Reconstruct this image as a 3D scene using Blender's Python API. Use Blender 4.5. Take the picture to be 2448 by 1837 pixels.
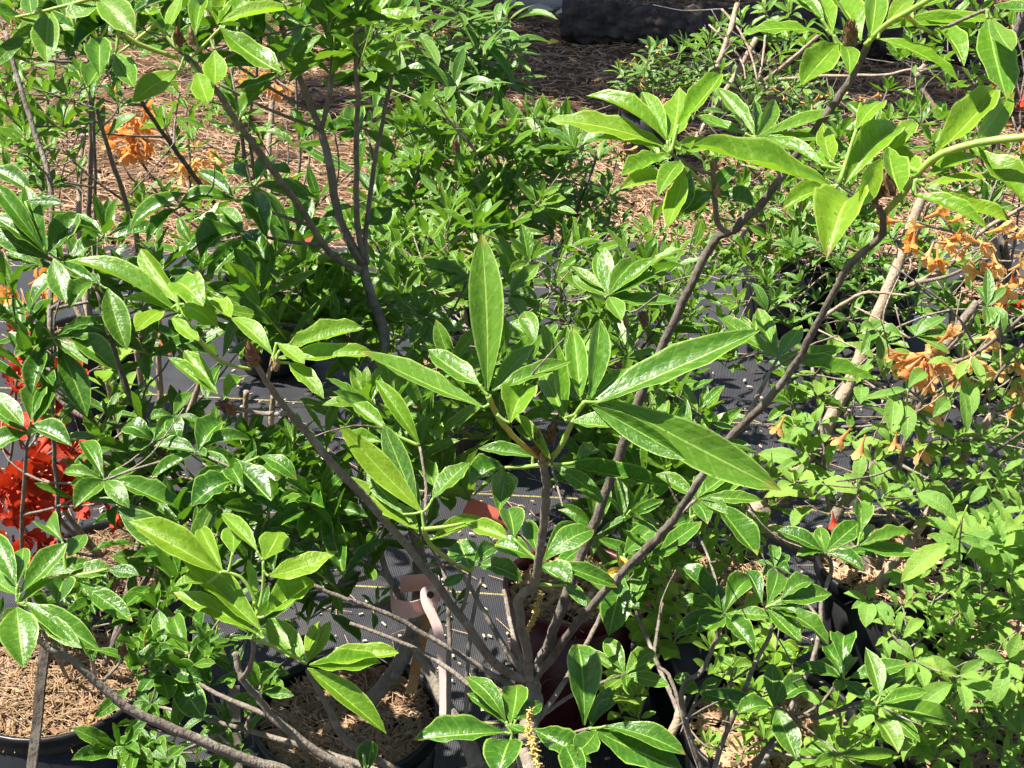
import bpy, bmesh, math, random
from mathutils import Vector, Matrix, noise as mnoise

for o in list(bpy.data.objects):
    bpy.data.objects.remove(o)
scene = bpy.context.scene
col = scene.collection
RND = random.Random(7)

# ------------------------------------------------------------------ camera, sky, sun, exposure
FPX, CX, CY = 3500.0, 1224.0, 918.5           # focal length and centre in photograph pixels
CAM_H, PITCH = 1.4, math.radians(28.0)
cam_d = bpy.data.cameras.new('camera')
cam_d.sensor_width = 36.0
cam_d.lens = 36.0 * FPX / 2448.0
cam_d.clip_start = 0.02
cam_d.clip_end = 400.0
cam = bpy.data.objects.new('camera', cam_d)
cam.location = (0, 0, CAM_H)
cam.rotation_euler = (math.pi / 2 - PITCH, 0, 0)
col.objects.link(cam)
scene.camera = cam

SUN = Vector((-0.45, 0.06, 0.88)).normalized()      # towards the sun: high, from the left
world = bpy.data.worlds.new('World')
scene.world = world
world.use_nodes = True
wn = world.node_tree
sky = wn.nodes.new('ShaderNodeTexSky')
sky.sky_type = 'NISHITA'
sky.sun_disc = False
sky.sun_elevation = math.asin(SUN.z)
sky.sun_rotation = math.atan2(SUN.x, SUN.y)
wn.nodes['Background'].inputs['Strength'].default_value = 0.05
wn.links.new(sky.outputs[0], wn.nodes['Background'].inputs['Color'])
sun_d = bpy.data.lights.new('sun', 'SUN')
sun_d.energy = 5.0
sun_d.angle = math.radians(0.53)
sun_d.color = (1.0, 0.96, 0.88)
sun = bpy.data.objects.new('sun', sun_d)
sun.rotation_euler = (-SUN).to_track_quat('-Z', 'Y').to_euler()
sun.location = SUN * 12
col.objects.link(sun)
scene.view_settings.view_transform = 'Standard'
scene.view_settings.look = 'None'
scene.view_settings.gamma = 1.0
scene.view_settings.exposure = 1.5
scene.render.engine = 'CYCLES'
scene.cycles.max_bounces = 4
scene.cycles.diffuse_bounces = 2
scene.cycles.glossy_bounces = 2
scene.cycles.transmission_bounces = 3
scene.cycles.transparent_max_bounces = 4
scene.cycles.use_light_tree = False
scene.cycles.use_adaptive_sampling = True
scene.cycles.adaptive_threshold = 0.03
scene.cycles.sample_clamp_indirect = 6.0
try:
    scene.cycles.use_denoising = True
    scene.cycles.denoiser = 'OPENIMAGEDENOISE'
except Exception:
    pass

# ------------------------------------------------------------------ places in the garden
FWD = Vector((0, math.cos(PITCH), -math.sin(PITCH)))
UPC = Vector((0, math.sin(PITCH), math.cos(PITCH)))
RGT = Vector((1, 0, 0))
UP = Vector((0, 0, 1))
EYE = Vector((0, 0, CAM_H))
TS = 2.677
ORI = {'A1': (0, 0), 'A2': (814, 0), 'A3': (1628, 0), 'B1': (0, 610), 'B2': (814, 610), 'B3': (1628, 610),
       'C1': (0, 1217), 'C2': (814, 1217), 'C3': (1628, 1217), 'S': None}


def src(tile, x, y):
    if tile == 'S':
        return x, y
    o = ORI[tile]
    return o[0] + x / TS, o[1] + y / TS


def W(px, py, z):
    return EYE + RGT * ((px - CX) / FPX * z) + UPC * (-(py - CY) / FPX * z) + FWD * z


def WT(tile, x, y, z):
    return W(*src(tile, x, y), z)


def on_height(px, py, h):
    d = (W(px, py, 1.0) - EYE)
    return EYE + d * ((h - CAM_H) / d.z)


# ------------------------------------------------------------------ material helpers
def new_mat(name):
    m = bpy.data.materials.new(name)
    m.use_nodes = True
    m.node_tree.nodes.clear()
    return m, m.node_tree.nodes, m.node_tree.links


class NB:
    """tiny node builder"""
    def __init__(s, name):
        s.m, s.n, s.l = new_mat(name)
        s.out = s.n.new('ShaderNodeOutputMaterial')

    def put(s, inp, v):
        if hasattr(v, 'is_linked') or isinstance(v, bpy.types.NodeSocket):
            s.l.new(v, inp)
        else:
            inp.default_value = v

    def math(s, op, a, b=0.0, c=None, clamp=False):
        n = s.n.new('ShaderNodeMath'); n.operation = op; n.use_clamp = clamp
        s.put(n.inputs[0], a); s.put(n.inputs[1], b)
        if c is not None:
            s.put(n.inputs[2], c)
        return n.outputs[0]

    def ramp(s, v, lo, hi, a=0.0, b=1.0):
        n = s.n.new('ShaderNodeMapRange'); n.interpolation_type = 'SMOOTHSTEP'
        s.put(n.inputs[0], v); s.put(n.inputs[1], lo); s.put(n.inputs[2], hi); s.put(n.inputs[3], a); s.put(n.inputs[4], b)
        return n.outputs[0]

    def mix(s, f, a, b):
        n = s.n.new('ShaderNodeMix'); n.data_type = 'RGBA'
        s.put(n.inputs[0], f)
        s.put(n.inputs[6], a if not isinstance(a, tuple) else (*a, 1.0))
        s.put(n.inputs[7], b if not isinstance(b, tuple) else (*b, 1.0))
        return n.outputs[2]

    def noise(s, scale, detail=3.0, vec=None, rough=0.55, dim='3D', w=None):
        n = s.n.new('ShaderNodeTexNoise'); n.noise_dimensions = dim
        n.inputs['Scale'].default_value = scale; n.inputs['Detail'].default_value = detail
        n.inputs['Roughness'].default_value = rough
        if vec is not None:
            s.l.new(vec, n.inputs['Vector'])
        if w is not None:
            s.put(n.inputs['W'], w)
        return n.outputs[0]

    def bump(s, h, strength, dist):
        n = s.n.new('ShaderNodeBump'); n.inputs['Strength'].default_value = strength
        n.inputs['Distance'].default_value = dist
        s.put(n.inputs['Height'], h)
        return n.outputs[0]

    def tex(s, which='Object'):
        return s.n.new('ShaderNodeTexCoord').outputs[which]

    def pos(s):
        return s.n.new('ShaderNodeNewGeometry').outputs['Position']

    def rand(s):
        return s.n.new('ShaderNodeObjectInfo').outputs['Random']

    def sep(s, v):
        n = s.n.new('ShaderNodeSeparateXYZ'); s.l.new(v, n.inputs[0]); return n.outputs

    def mapping(s, v, scale=(1, 1, 1), rot=(0, 0, 0)):
        n = s.n.new('ShaderNodeMapping'); s.l.new(v, n.inputs[0])
        n.inputs['Scale'].default_value = scale; n.inputs['Rotation'].default_value = rot
        return n.outputs[0]

    def principled(s, **kw):
        p = s.n.new('ShaderNodeBsdfPrincipled')
        for k, v in kw.items():
            k = k.replace('_', ' ')
            if isinstance(v, tuple) and len(v) == 3:
                v = (*v, 1.0)
            s.put(p.inputs[k], v)
        return p

    def done(s, sh):
        s.l.new(sh, s.out.inputs['Surface'])
        return s.m


def leaf_mat(name, dark, light, rib, back, trans, rough=0.3, tmix=0.38, margin=0.55, spec=0.42, vein=0.5):
    b = NB(name)
    uvc = b.tex('UV')
    uv = b.sep(uvc)
    u = b.math('ABSOLUTE', b.math('MULTIPLY', b.math('SUBTRACT', uv[0], 0.5), 2.0))
    v = uv[1]
    at = b.n.new('ShaderNodeAttribute'); at.attribute_name = 'leaf_random'
    r = b.math('FRACT', b.math('ADD', b.rand(), at.outputs['Fac']))
    r2 = b.math('FRACT', b.math('MULTIPLY', r, 17.31))
    ad = b.n.new('ShaderNodeVectorMath'); ad.operation = 'ADD'
    b.l.new(uvc, ad.inputs[0])
    cb = b.n.new('ShaderNodeCombineXYZ')
    b.put(cb.inputs[0], b.math('MULTIPLY', r, 53.0)); b.put(cb.inputs[1], b.math('MULTIPLY', r2, 31.0))
    b.l.new(cb.outputs[0], ad.inputs[1])
    co = b.mapping(ad.outputs[0], (0.45, 1, 1))
    base = b.mix(r, dark, light)
    warm = tuple(min(1, q) for q in (light[0] * 1.5, light[1] * 1.18, light[2]))
    base = b.mix(b.math('MULTIPLY', b.ramp(r2, 0.55, 1.0), 0.7), base, warm)
    blot = b.noise(11.0, 3.0, co, dim='2D')
    base = b.mix(b.ramp(blot, 0.38, 0.72, 0.0, 0.55), base, light)
    base = b.mix(b.ramp(blot, 0.30, 0.46, 0.35, 0.0), base, dark)
    ph = b.math('MULTIPLY', b.math('SUBTRACT', v, b.math('MULTIPLY', u, 0.13)), 9 * math.pi)
    sv = b.math('POWER', b.math('ABSOLUTE', b.math('COSINE', ph)), 22.0)
    ribm = b.ramp(u, 0.030, 0.075, 1.0, 0.0)
    mar = b.ramp(u, 0.86, 0.97, 0.0, margin)
    c1 = b.mix(b.math('MULTIPLY', b.math('MULTIPLY', sv, b.ramp(blot, 0.3, 0.6)), 0.42 * vein), base, rib)
    c1 = b.mix(b.math('MULTIPLY', ribm, 0.8), c1, rib)
    c1 = b.mix(mar, c1, rib)
    # old leaves: brown specks, a yellowed tip on some of them
    puck = b.noise(30.0, 1.0, co, dim='2D')
    c1 = b.mix(b.math('MULTIPLY', b.ramp(puck, 0.72, 0.76), b.ramp(r2, 0.3, 0.6)), c1, (0.10, 0.065, 0.02))
    c1 = b.mix(b.math('MULTIPLY', b.ramp(puck, 0.36, 0.20), 0.45), c1, (0.16, 0.24, 0.05))
    tip = b.math('MULTIPLY', b.ramp(b.math('ADD', v, b.math('MULTIPLY', b.math('SUBTRACT', blot, 0.5), 0.25)), 0.90, 0.97), b.ramp(r, 0.55, 0.75))
    c1 = b.mix(b.math('MULTIPLY', tip, 0.8), c1, b.mix(r2, (0.34, 0.30, 0.05), (0.17, 0.09, 0.03)))
    bc = b.mix(b.math('MULTIPLY', ribm, 0.6), b.mix(b.ramp(blot, 0.35, 0.7, 0.0, 0.4), back, light), rib)
    bf = b.n.new('ShaderNodeNewGeometry').outputs['Backfacing']
    colr = b.mix(bf, c1, bc)
    h = b.math('ADD', b.math('MULTIPLY', sv, -0.30 * vein), b.math('MULTIPLY', ribm, -0.5))
    h = b.math('ADD', h, b.math('ADD', b.math('MULTIPLY', puck, 0.30), b.math('MULTIPLY', blot, 1.5)))
    nrm = b.bump(h, 0.5, 0.0010)
    ro = b.math('ADD', b.math('MULTIPLY', bf, 0.22), b.math('ADD', b.math('ADD', rough, b.math('MULTIPLY', r2, 0.12)), b.math('MULTIPLY', blot, 0.06)))
    p = b.principled(Base_Color=colr, Roughness=ro, Normal=nrm)
    b.put(p.inputs['Specular IOR Level'], b.math('MULTIPLY', b.math('SUBTRACT', 1.0, b.math('MULTIPLY', bf, 0.6)), spec))
    t = b.n.new('ShaderNodeBsdfTranslucent')
    tc = b.mix(r2, trans, tuple(min(1, q) for q in (trans[0] * 1.3, trans[1] * 1.12, trans[2])))
    tc = b.mix(b.math('MULTIPLY', sv, 0.10), tc, rib)
    b.l.new(tc, t.inputs['Color']); b.l.new(nrm, t.inputs['Normal'])
    mx = b.n.new('ShaderNodeMixShader'); mx.inputs[0].default_value = tmix
    b.l.new(p.outputs[0], mx.inputs[1]); b.l.new(t.outputs[0], mx.inputs[2])
    return b.done(mx.outputs[0])


M = {}
M['glossy'] = leaf_mat('leaf_glossy', (0.018, 0.075, 0.007), (0.060, 0.160, 0.012), (0.28, 0.44, 0.07), (0.10, 0.19, 0.05), (0.12, 0.31, 0.010), 0.24, 0.25, 0.85)
M['young'] = leaf_mat('leaf_young', (0.085, 0.205, 0.010), (0.155, 0.295, 0.014), (0.40, 0.55, 0.09), (0.15, 0.26, 0.05), (0.25, 0.50, 0.022), 0.29, 0.38, 0.85)
M['mid'] = leaf_mat('leaf_mid', (0.045, 0.135, 0.010), (0.105, 0.225, 0.016), (0.33, 0.49, 0.10), (0.13, 0.22, 0.06), (0.17, 0.38, 0.015), 0.26, 0.30, 0.9)
M['narrow'] = leaf_mat('leaf_narrow', (0.050, 0.138, 0.020), (0.105, 0.210, 0.030), (0.26, 0.42, 0.11), (0.12, 0.20, 0.075), (0.14, 0.33, 0.022), 0.30, 0.24, 0.8)
M['downy'] = leaf_mat('leaf_downy', (0.105, 0.230, 0.032), (0.190, 0.335, 0.050), (0.27, 0.43, 0.13), (0.17, 0.28, 0.095), (0.28, 0.54, 0.06), 0.55, 0.38, 0.3, 0.3, 1.2)
M['fresh'] = leaf_mat('leaf_fresh', (0.150, 0.310, 0.036), (0.220, 0.385, 0.050), (0.36, 0.52, 0.10), (0.19, 0.33, 0.08), (0.30, 0.54, 0.05), 0.48, 0.42, 0.2, 0.35)


def bark_mat(name, a, bcol, lich, sc=60):
    b = NB(name)
    c = b.tex('Object')
    n1 = b.noise(sc, 5.0, c)
    n2 = b.noise(sc * 5, 3.0, b.mapping(c, (1, 1, 0.35)))
    base = b.mix(b.ramp(n1, 0.3, 0.7), a, bcol)
    base = b.mix(b.ramp(b.noise(sc * 0.6, 4.0, c), 0.56, 0.68, 0.0, 0.75), base, lich)
    base = b.mix(b.ramp(n2, 0.58, 0.70, 0.0, 0.6), base, tuple(x * 0.4 for x in a))
    h = b.math('ADD', n2, b.math('MULTIPLY', n1, 0.6))
    p = b.principled(Base_Color=base, Roughness=0.8, Normal=b.bump(h, 0.8, 0.003))
    p.inputs['Specular IOR Level'].default_value = 0.3
    return b.done(p.outputs[0])


M['bark'] = bark_mat('bark_grey', (0.145, 0.115, 0.09), (0.23, 0.19, 0.15), (0.31, 0.28, 0.23))
M['bark_dark'] = bark_mat('bark_dark', (0.085, 0.067, 0.053), (0.15, 0.123, 0.10), (0.23, 0.20, 0.17))
M['bark_tan'] = bark_mat('bark_tan', (0.25, 0.18, 0.12), (0.36, 0.28, 0.20), (0.42, 0.35, 0.27))
M['green_stem'] = (lambda b: b.done(b.principled(Base_Color=b.mix(b.noise(40, 2, b.tex('Object')), (0.17, 0.30, 0.04), (0.28, 0.40, 0.08)), Roughness=0.5, Subsurface_Weight=0.15).outputs[0]))(NB('green_shoot'))
M['log'] = bark_mat('log_bark', (0.030, 0.023, 0.019), (0.085, 0.068, 0.058), (0.15, 0.13, 0.11), 16)


def simple_mat(name, a, bcol, rough, scale=30.0, spec=0.5, bump=0.0, dist=0.001, trans=None, tm=0.3):
    b = NB(name)
    n = b.noise(scale, 4.0, b.tex('Object'))
    f = b.math('ADD', b.math('MULTIPLY', b.ramp(n, 0.3, 0.7), 0.6), b.math('MULTIPLY', b.rand(), 0.4))
    p = b.principled(Base_Color=b.mix(f, a, bcol), Roughness=rough)
    p.inputs['Specular IOR Level'].default_value = spec
    if bump:
        b.put(p.inputs['Normal'], b.bump(n, bump, dist))
    if trans:
        t = b.n.new('ShaderNodeBsdfTranslucent'); t.inputs[0].default_value = (*trans, 1)
        mx = b.n.new('ShaderNodeMixShader'); mx.inputs[0].default_value = tm
        b.l.new(p.outputs[0], mx.inputs[1]); b.l.new(t.outputs[0], mx.inputs[2])
        return b.done(mx.outputs[0])
    return b.done(p.outputs[0])


M['bud'] = simple_mat('bud_scale', (0.11, 0.045, 0.022), (0.22, 0.11, 0.055), 0.5, 120, bump=0.4)
M['bud_old'] = simple_mat('bud_old', (0.16, 0.10, 0.04), (0.36, 0.26, 0.11), 0.6, 120)
def petal_mat(name, throat, mid, lip, trans, tm):
    b = NB(name)
    uvc = b.tex('UV'); uv = b.sep(uvc)
    u = b.math('ABSOLUTE', b.math('MULTIPLY', b.math('SUBTRACT', uv[0], 0.5), 2.0))
    n = b.noise(14.0, 3.0, b.mapping(uvc, (2.2, 0.6, 1)))
    c = b.mix(b.ramp(uv[1], 0.0, 0.5), throat, mid)
    c = b.mix(b.math('MULTIPLY', b.ramp(b.math('ADD', b.math('MULTIPLY', uv[1], 0.6), b.math('MULTIPLY', u, 0.4)), 0.45, 1.0), 0.8), c, lip)
    c = b.mix(b.ramp(n, 0.35, 0.65, 0.35, 0.0), c, throat)
    c = b.mix(b.math('MULTIPLY', b.rand(), 0.4), c, lip)
    nr = b.bump(n, 0.6, 0.0015)
    p = b.principled(Base_Color=c, Roughness=0.5, Normal=nr)
    p.inputs['Specular IOR Level'].default_value = 0.3
    t = b.n.new('ShaderNodeBsdfTranslucent'); t.inputs[0].default_value = (*trans, 1)
    mx = b.n.new('ShaderNodeMixShader'); mx.inputs[0].default_value = tm
    b.l.new(p.outputs[0], mx.inputs[1]); b.l.new(t.outputs[0], mx.inputs[2])
    return b.done(mx.outputs[0])


M['red_petal'] = petal_mat('red_petal', (0.30, 0.012, 0.008), (0.50, 0.032, 0.012), (0.62, 0.085, 0.022), (0.60, 0.05, 0.012), 0.25)
M['orange_petal'] = petal_mat('orange_petal', (0.64, 0.19, 0.04), (0.76, 0.33, 0.06), (0.84, 0.54, 0.15), (0.88, 0.40, 0.07), 0.42)
M['gold_petal'] = petal_mat('gold_petal', (0.74, 0.36, 0.08), (0.82, 0.54, 0.17), (0.86, 0.68, 0.35), (0.90, 0.58, 0.20), 0.42)
M['wilt_petal'] = petal_mat('wilted_petal', (0.58, 0.19, 0.05), (0.72, 0.34, 0.09), (0.82, 0.56, 0.26), (0.85, 0.44, 0.12), 0.38)
M['brown_petal'] = simple_mat('brown_petal', (0.40, 0.19, 0.06), (0.55, 0.32, 0.11), 0.7, 60, 0.2)
M['stamen'] = simple_mat('stamen', (0.75, 0.22, 0.10), (0.82, 0.42, 0.22), 0.5, 40)
M['catkin'] = simple_mat('catkin', (0.42, 0.28, 0.07), (0.58, 0.42, 0.14), 0.8, 90)
M['black_plastic'] = simple_mat('black_plastic', (0.008, 0.008, 0.009), (0.013, 0.013, 0.014), 0.36, 12, 0.35, 0.15, 0.001)
M['red_plastic'] = simple_mat('dark_red_plastic', (0.075, 0.010, 0.012), (0.11, 0.016, 0.018), 0.4, 12, 0.5, 0.15, 0.001)
M['pink_tag'] = simple_mat('pink_tag', (0.80, 0.60, 0.55), (0.84, 0.68, 0.63), 0.45, 8, 0.4, trans=(0.85, 0.5, 0.43), tm=0.4)
M['red_tag'] = simple_mat('red_tag', (0.60, 0.135, 0.085), (0.66, 0.18, 0.12), 0.45, 8, 0.4, trans=(0.8, 0.2, 0.1), tm=0.2)
M['magenta_tag'] = simple_mat('magenta_tag', (0.55, 0.07, 0.10), (0.62, 0.10, 0.14), 0.45, 8, 0.4)
M['ink'] = simple_mat('ink', (0.02, 0.012, 0.010), (0.03, 0.02, 0.015), 0.7, 8)
M['white_film'] = simple_mat('white_film', (0.62, 0.68, 0.70), (0.72, 0.76, 0.78), 0.35, 8)
M['stake_wood'] = bark_mat('stake_wood', (0.10, 0.080, 0.058), (0.17, 0.14, 0.105), (0.22, 0.19, 0.15), 30)
M['orange_wood'] = bark_mat('orange_wood', (0.38, 0.17, 0.06), (0.46, 0.24, 0.09), (0.42, 0.26, 0.13), 30)
M['green_plastic'] = simple_mat('dark_green_plastic', (0.012, 0.028, 0.026), (0.02, 0.04, 0.036), 0.4, 12)
M['needle'] = simple_mat('pine_needle', (0.16, 0.092, 0.045), (0.36, 0.24, 0.13), 0.7, 14)
M['needle_brown'] = simple_mat('needle_brown', (0.28, 0.165, 0.09), (0.48, 0.32, 0.19), 0.75, 9)
M['chip'] = simple_mat('bark_chip', (0.17, 0.090, 0.046), (0.42, 0.27, 0.155), 0.85, 9, bump=0.5, dist=0.002)
M['chip_pale'] = simple_mat('pale_chip', (0.44, 0.31, 0.20), (0.58, 0.45, 0.32), 0.85, 9)
M['stone'] = simple_mat('stone', (0.26, 0.23, 0.20), (0.36, 0.33, 0.29), 0.85, 20, bump=0.5, dist=0.004)
M['dry_leaf'] = simple_mat('dry_leaf', (0.36, 0.31, 0.24), (0.50, 0.44, 0.36), 0.7, 30)
M['yellow_leaf'] = simple_mat('yellow_leaf', (0.62, 0.42, 0.04), (0.70, 0.52, 0.08), 0.5, 30)


def soil_mat(name, a, bcol, sc):
    b = NB(name)
    c = b.tex('Object')
    n1 = b.noise(sc, 6.0, c, 0.65); n2 = b.noise(sc * 4, 4.0, c, 0.7)
    base = b.mix(b.ramp(n1, 0.32, 0.68), a, bcol)
    base = b.mix(b.ramp(n2, 0.56, 0.72, 0.0, 0.6), base, tuple(min(1, x * 1.9) for x in bcol))
    p = b.principled(Base_Color=base, Roughness=0.95, Normal=b.bump(b.math('ADD', n1, n2), 1.0, 0.02))
    p.inputs['Specular IOR Level'].default_value = 0.15
    return b.done(p.outputs[0])


M['mulch'] = soil_mat('mulch', (0.085, 0.045, 0.024), (0.24, 0.14, 0.078), 22)
M['soil'] = soil_mat('pot_soil', (0.05, 0.026, 0.015), (0.15, 0.078, 0.042), 60)


def cloth_mat():
    b = NB('woven_ground_cloth')
    c = b.mapping(b.pos(), (1, 1, 1), (0, 0, math.radians(5.5)))
    x, y, _ = b.sep(c)[:3]
    rib = b.math('ABSOLUTE', b.math('SINE', b.math('MULTIPLY', x, math.pi / 0.0030)))
    rib2 = b.math('ABSOLUTE', b.math('SINE', b.math('MULTIPLY', y, math.pi / 0.0040)))
    h = b.math('ADD', rib, b.math('MULTIPLY', rib2, 0.45))
    fr = b.math('FRACT', b.math('DIVIDE', b.math('ADD', y, 0.055), 0.30))
    dash = b.ramp(b.noise(260.0, 1.0, c), 0.40, 0.52)
    line = b.math('MULTIPLY', b.ramp(b.math('ABSOLUTE', b.math('SUBTRACT', fr, 0.5)), 0.0045, 0.0085, 1.0, 0.0), b.math('ADD', 0.45, b.math('MULTIPLY', dash, 0.55)))
    dust = b.ramp(b.noise(4.5, 6.0, b.pos(), 0.7), 0.42, 0.75)
    base = b.mix(rib, (0.012, 0.012, 0.014), (0.036, 0.036, 0.040))
    base = b.mix(b.math('MULTIPLY', dust, 0.30), base, (0.11, 0.10, 0.095))
    base = b.mix(b.math('MULTIPLY', line, 0.85), base, (0.36, 0.31, 0.09))
    wr = b.noise(3.2, 3.0, b.mapping(b.pos(), (0.4, 1.4, 1)))
    p = b.principled(Base_Color=base, Specular_IOR_Level=0.32, Roughness=b.math('ADD', 0.46, b.math('MULTIPLY', dust, 0.2)))
    n1 = b.n.new('ShaderNodeBump'); n1.inputs['Strength'].default_value = 0.5; n1.inputs['Distance'].default_value = 0.05
    b.l.new(wr, n1.inputs['Height'])
    n2 = b.n.new('ShaderNodeBump'); n2.inputs['Strength'].default_value = 0.6; n2.inputs['Distance'].default_value = 0.0012
    b.l.new(h, n2.inputs['Height']); b.l.new(n1.outputs[0], n2.inputs['Normal'])
    b.l.new(n2.outputs[0], p.inputs['Normal'])
    return b.done(p.outputs[0])


M['cloth'] = cloth_mat()

# ------------------------------------------------------------------ mesh helpers


def mesh_from(name, verts, faces, mat=None, uvs=None, smooth=True):
    me = bpy.data.meshes.new(name)
    me.from_pydata([tuple(v) for v in verts], [], faces)
    if uvs is not None:
        lay = me.uv_layers.new(name='UVMap')
        for lp in me.loops:
            lay.data[lp.index].uv = uvs[lp.vertex_index]
    if smooth:
        me.polygons.foreach_set('use_smooth', [True] * len(me.polygons))
    if mat is not None:
        me.materials.append(mat)
    me.update()
    return me


def link(name, me, parent=None, mw=None):
    o = bpy.data.objects.new(name, me)
    col.objects.link(o)
    if parent is not None:
        o.parent = parent
    if mw is not None:
        o.matrix_world = mw
        if parent is not None:
            o.matrix_local = parent_inv(parent) @ mw
    return o


PW = {}


def parent_inv(p):
    if p.name not in PW:
        m = p.matrix_basis.copy()
        q = p.parent
        while q is not None:
            m = q.matrix_basis @ m
            q = q.parent
        PW[p.name] = m.inverted()
    return PW[p.name]


def put(name, me, parent, mw):
    """link a mesh under a parent at a world matrix"""
    o = bpy.data.objects.new(name, me)
    col.objects.link(o)
    o.parent = parent
    o.matrix_basis = parent_inv(parent) @ mw
    return o


def thing(name, label, cat, loc, group=None):
    e = bpy.data.objects.new(name, None)
    e.empty_display_size = 0.05
    e.location = loc
    e['label'] = label
    e['category'] = cat
    if group:
        e['group'] = group
    col.objects.link(e)
    return e


def tagged(o, label, cat, group=None):
    o['label'] = label; o['category'] = cat
    if group:
        o['group'] = group
    return o


def leaf_mesh(rnd, a, bb, arch, fold, wave, twist, rows=9, half=2, nm='leaf'):
    """unit leaf: length 1 along +Y, full width 1 across X, upper side +Z"""
    mx = max(((i / 60) ** a) * ((1 - i / 60) ** bb) for i in range(1, 60))
    vs, uv, fs = [], [], []
    n = 2 * half + 1
    ph = rnd.uniform(0, 6.28); ph2 = rnd.uniform(0, 6.28); fr = rnd.uniform(2.0, 4.0)
    bend = rnd.uniform(-0.06, 0.06)
    for i in range(rows + 1):
        v = i / rows
        v = v ** 0.9
        wd = ((v ** a) * (max(0.0, 1 - v) ** bb) / mx) * 0.5
        wd = max(wd, 0.028 if v < 0.5 else 0.0)
        zc = arch * 4 * v * (1 - v)
        tw = twist * (v - 0.3)
        for j in range(n):
            s = (j - half) / half
            x = s * wd
            z = fold * abs(x) * (1.0 - 0.35 * abs(s)) * 1.1
            z += wave * math.sin(fr * 6.28 * v + (ph if s > 0 else ph2)) * abs(s) ** 1.5 * min(1, wd * 4)
            xx = x * math.cos(tw) - z * math.sin(tw) * 0.35
            zz = z + x * math.sin(tw) * 0.35
            vs.append((xx + bend * math.sin(math.pi * v) * 0.9, v, zc + zz))
            uv.append((0.5 + 0.5 * s, v))
    for i in range(rows):
        for j in range(n - 1):
            p = i * n + j
            fs.append((p, p + 1, p + n + 1, p + n))
    return vs, fs, uv


BANK = {}
LEAF_KIND = {            # a, b exponents, arch range, fold, wave, rows, half
    'glossy': (1.15, 0.86, (-0.18, 0.42), (0.30, 1.4), 0.060, 10, 2),
    'young': (1.10, 0.88, (-0.20, 0.42), (0.35, 1.5), 0.065, 10, 2),
    'mid': (1.10, 0.90, (-0.18, 0.42), (0.25, 1.4), 0.055, 8, 2),
    'narrow': (0.85, 0.75, (0.00, 0.50), (0.2, 1.0), 0.03, 6, 2),
    'downy': (0.95, 0.80, (0.00, 0.40), (0.1, 0.8), 0.04, 6, 2),
    'fresh': (1.00, 0.75, (0.00, 0.40), (0.1, 0.9), 0.03, 5, 1),
}


def bank(kind):
    if kind not in BANK:
        a, bb, ar, fo, wv, rows, half = LEAF_KIND[kind]
        r = random.Random(hash(kind) % 1000 if False else sum(map(ord, kind)))
        out = []
        for k in range(18):
            vs, fs, uv = leaf_mesh(r, a * r.uniform(0.88, 1.12), bb * r.uniform(0.88, 1.15), r.uniform(*ar), r.uniform(*fo), wv * r.uniform(0.3, 1.8),
                                   r.uniform(-1.1, 1.1), rows, half)
            out.append(mesh_from('leaf_' + kind, vs, fs, M[kind], uv))
        BANK[kind] = out
    return BANK[kind]


def frame(b, t, n0, width, length=None):
    y = (t - b)
    L = y.length if length is None else length
    y = y.normalized()
    z = n0 - y * n0.dot(y)
    if z.length < 1e-3:
        z = Vector((0.3, -1, 0.2)) - y * Vector((0.3, -1, 0.2)).dot(y)
    z.normalize()
    x = y.cross(z)
    zs = width
    m = Matrix(((x.x * width, y.x * L, z.x * zs, b.x), (x.y * width, y.y * L, z.y * zs, b.y), (x.z * width, y.z * L, z.z * zs, b.z), (0, 0, 0, 1)))
    return m


def tube(points, radii, sides=7, jitter=0.0, rnd=RND, cap=True):
    vs, fs = [], []
    n = len(points)
    tang = []
    for i in range(n):
        a = points[max(0, i - 1)]; c = points[min(n - 1, i + 1)]
        tang.append((c - a).normalized())
    ref = Vector((0.31, 0.87, 0.38)).normalized()
    for i in range(n):
        t = tang[i]
        u = ref - t * ref.dot(t)
        if u.length < 0.1:
            u = Vector((1, 0, 0)) - t * t.x
        u.normalize(); w = t.cross(u)
        for j in range(sides):
            a = 2 * math.pi * j / sides
            r = radii[i] * (1 + rnd.uniform(-jitter, jitter))
            vs.append(points[i] + u * (math.cos(a) * r) + w * (math.sin(a) * r))
    for i in range(n - 1):
        for j in range(sides):
            k = (j + 1) % sides
            fs.append((i * sides + j, i * sides + k, (i + 1) * sides + k, (i + 1) * sides + j))
    if cap:
        fs.append(tuple(range(sides - 1, -1, -1)))
        fs.append(tuple((n - 1) * sides + j for j in range(sides)))
    return vs, fs


def smooth_path(pts, per=5, wob=0.0, rnd=RND):
    out = []
    n = len(pts)
    for i in range(n - 1):
        p0 = pts[max(0, i - 1)]; p1 = pts[i]; p2 = pts[i + 1]; p3 = pts[min(n - 1, i + 2)]
        for k in range(per):
            t = k / per
            q = 0.5 * ((2 * p1) + (p2 - p0) * t + (2 * p0 - 5 * p1 + 4 * p2 - p3) * t * t + (3 * p1 - p0 - 3 * p2 + p3) * t ** 3)
            out.append(q)
    out.append(pts[-1].copy())
    if wob:
        for i in range(1, len(out) - 1):
            out[i] = out[i] + Vector((rnd.uniform(-wob, wob), rnd.uniform(-wob, wob), rnd.uniform(-wob, wob)))
    return out


class Geo:
    """collects many small pieces into one mesh"""
    def __init__(s):
        s.v, s.f = [], []

    def add(s, vs, fs):
        k = len(s.v)
        s.v.extend(vs)
        s.f.extend([tuple(i + k for i in f) for f in fs])

    def mesh(s, name, mat, smooth=True):
        return mesh_from(name, s.v, s.f, mat, None, smooth)


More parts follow.
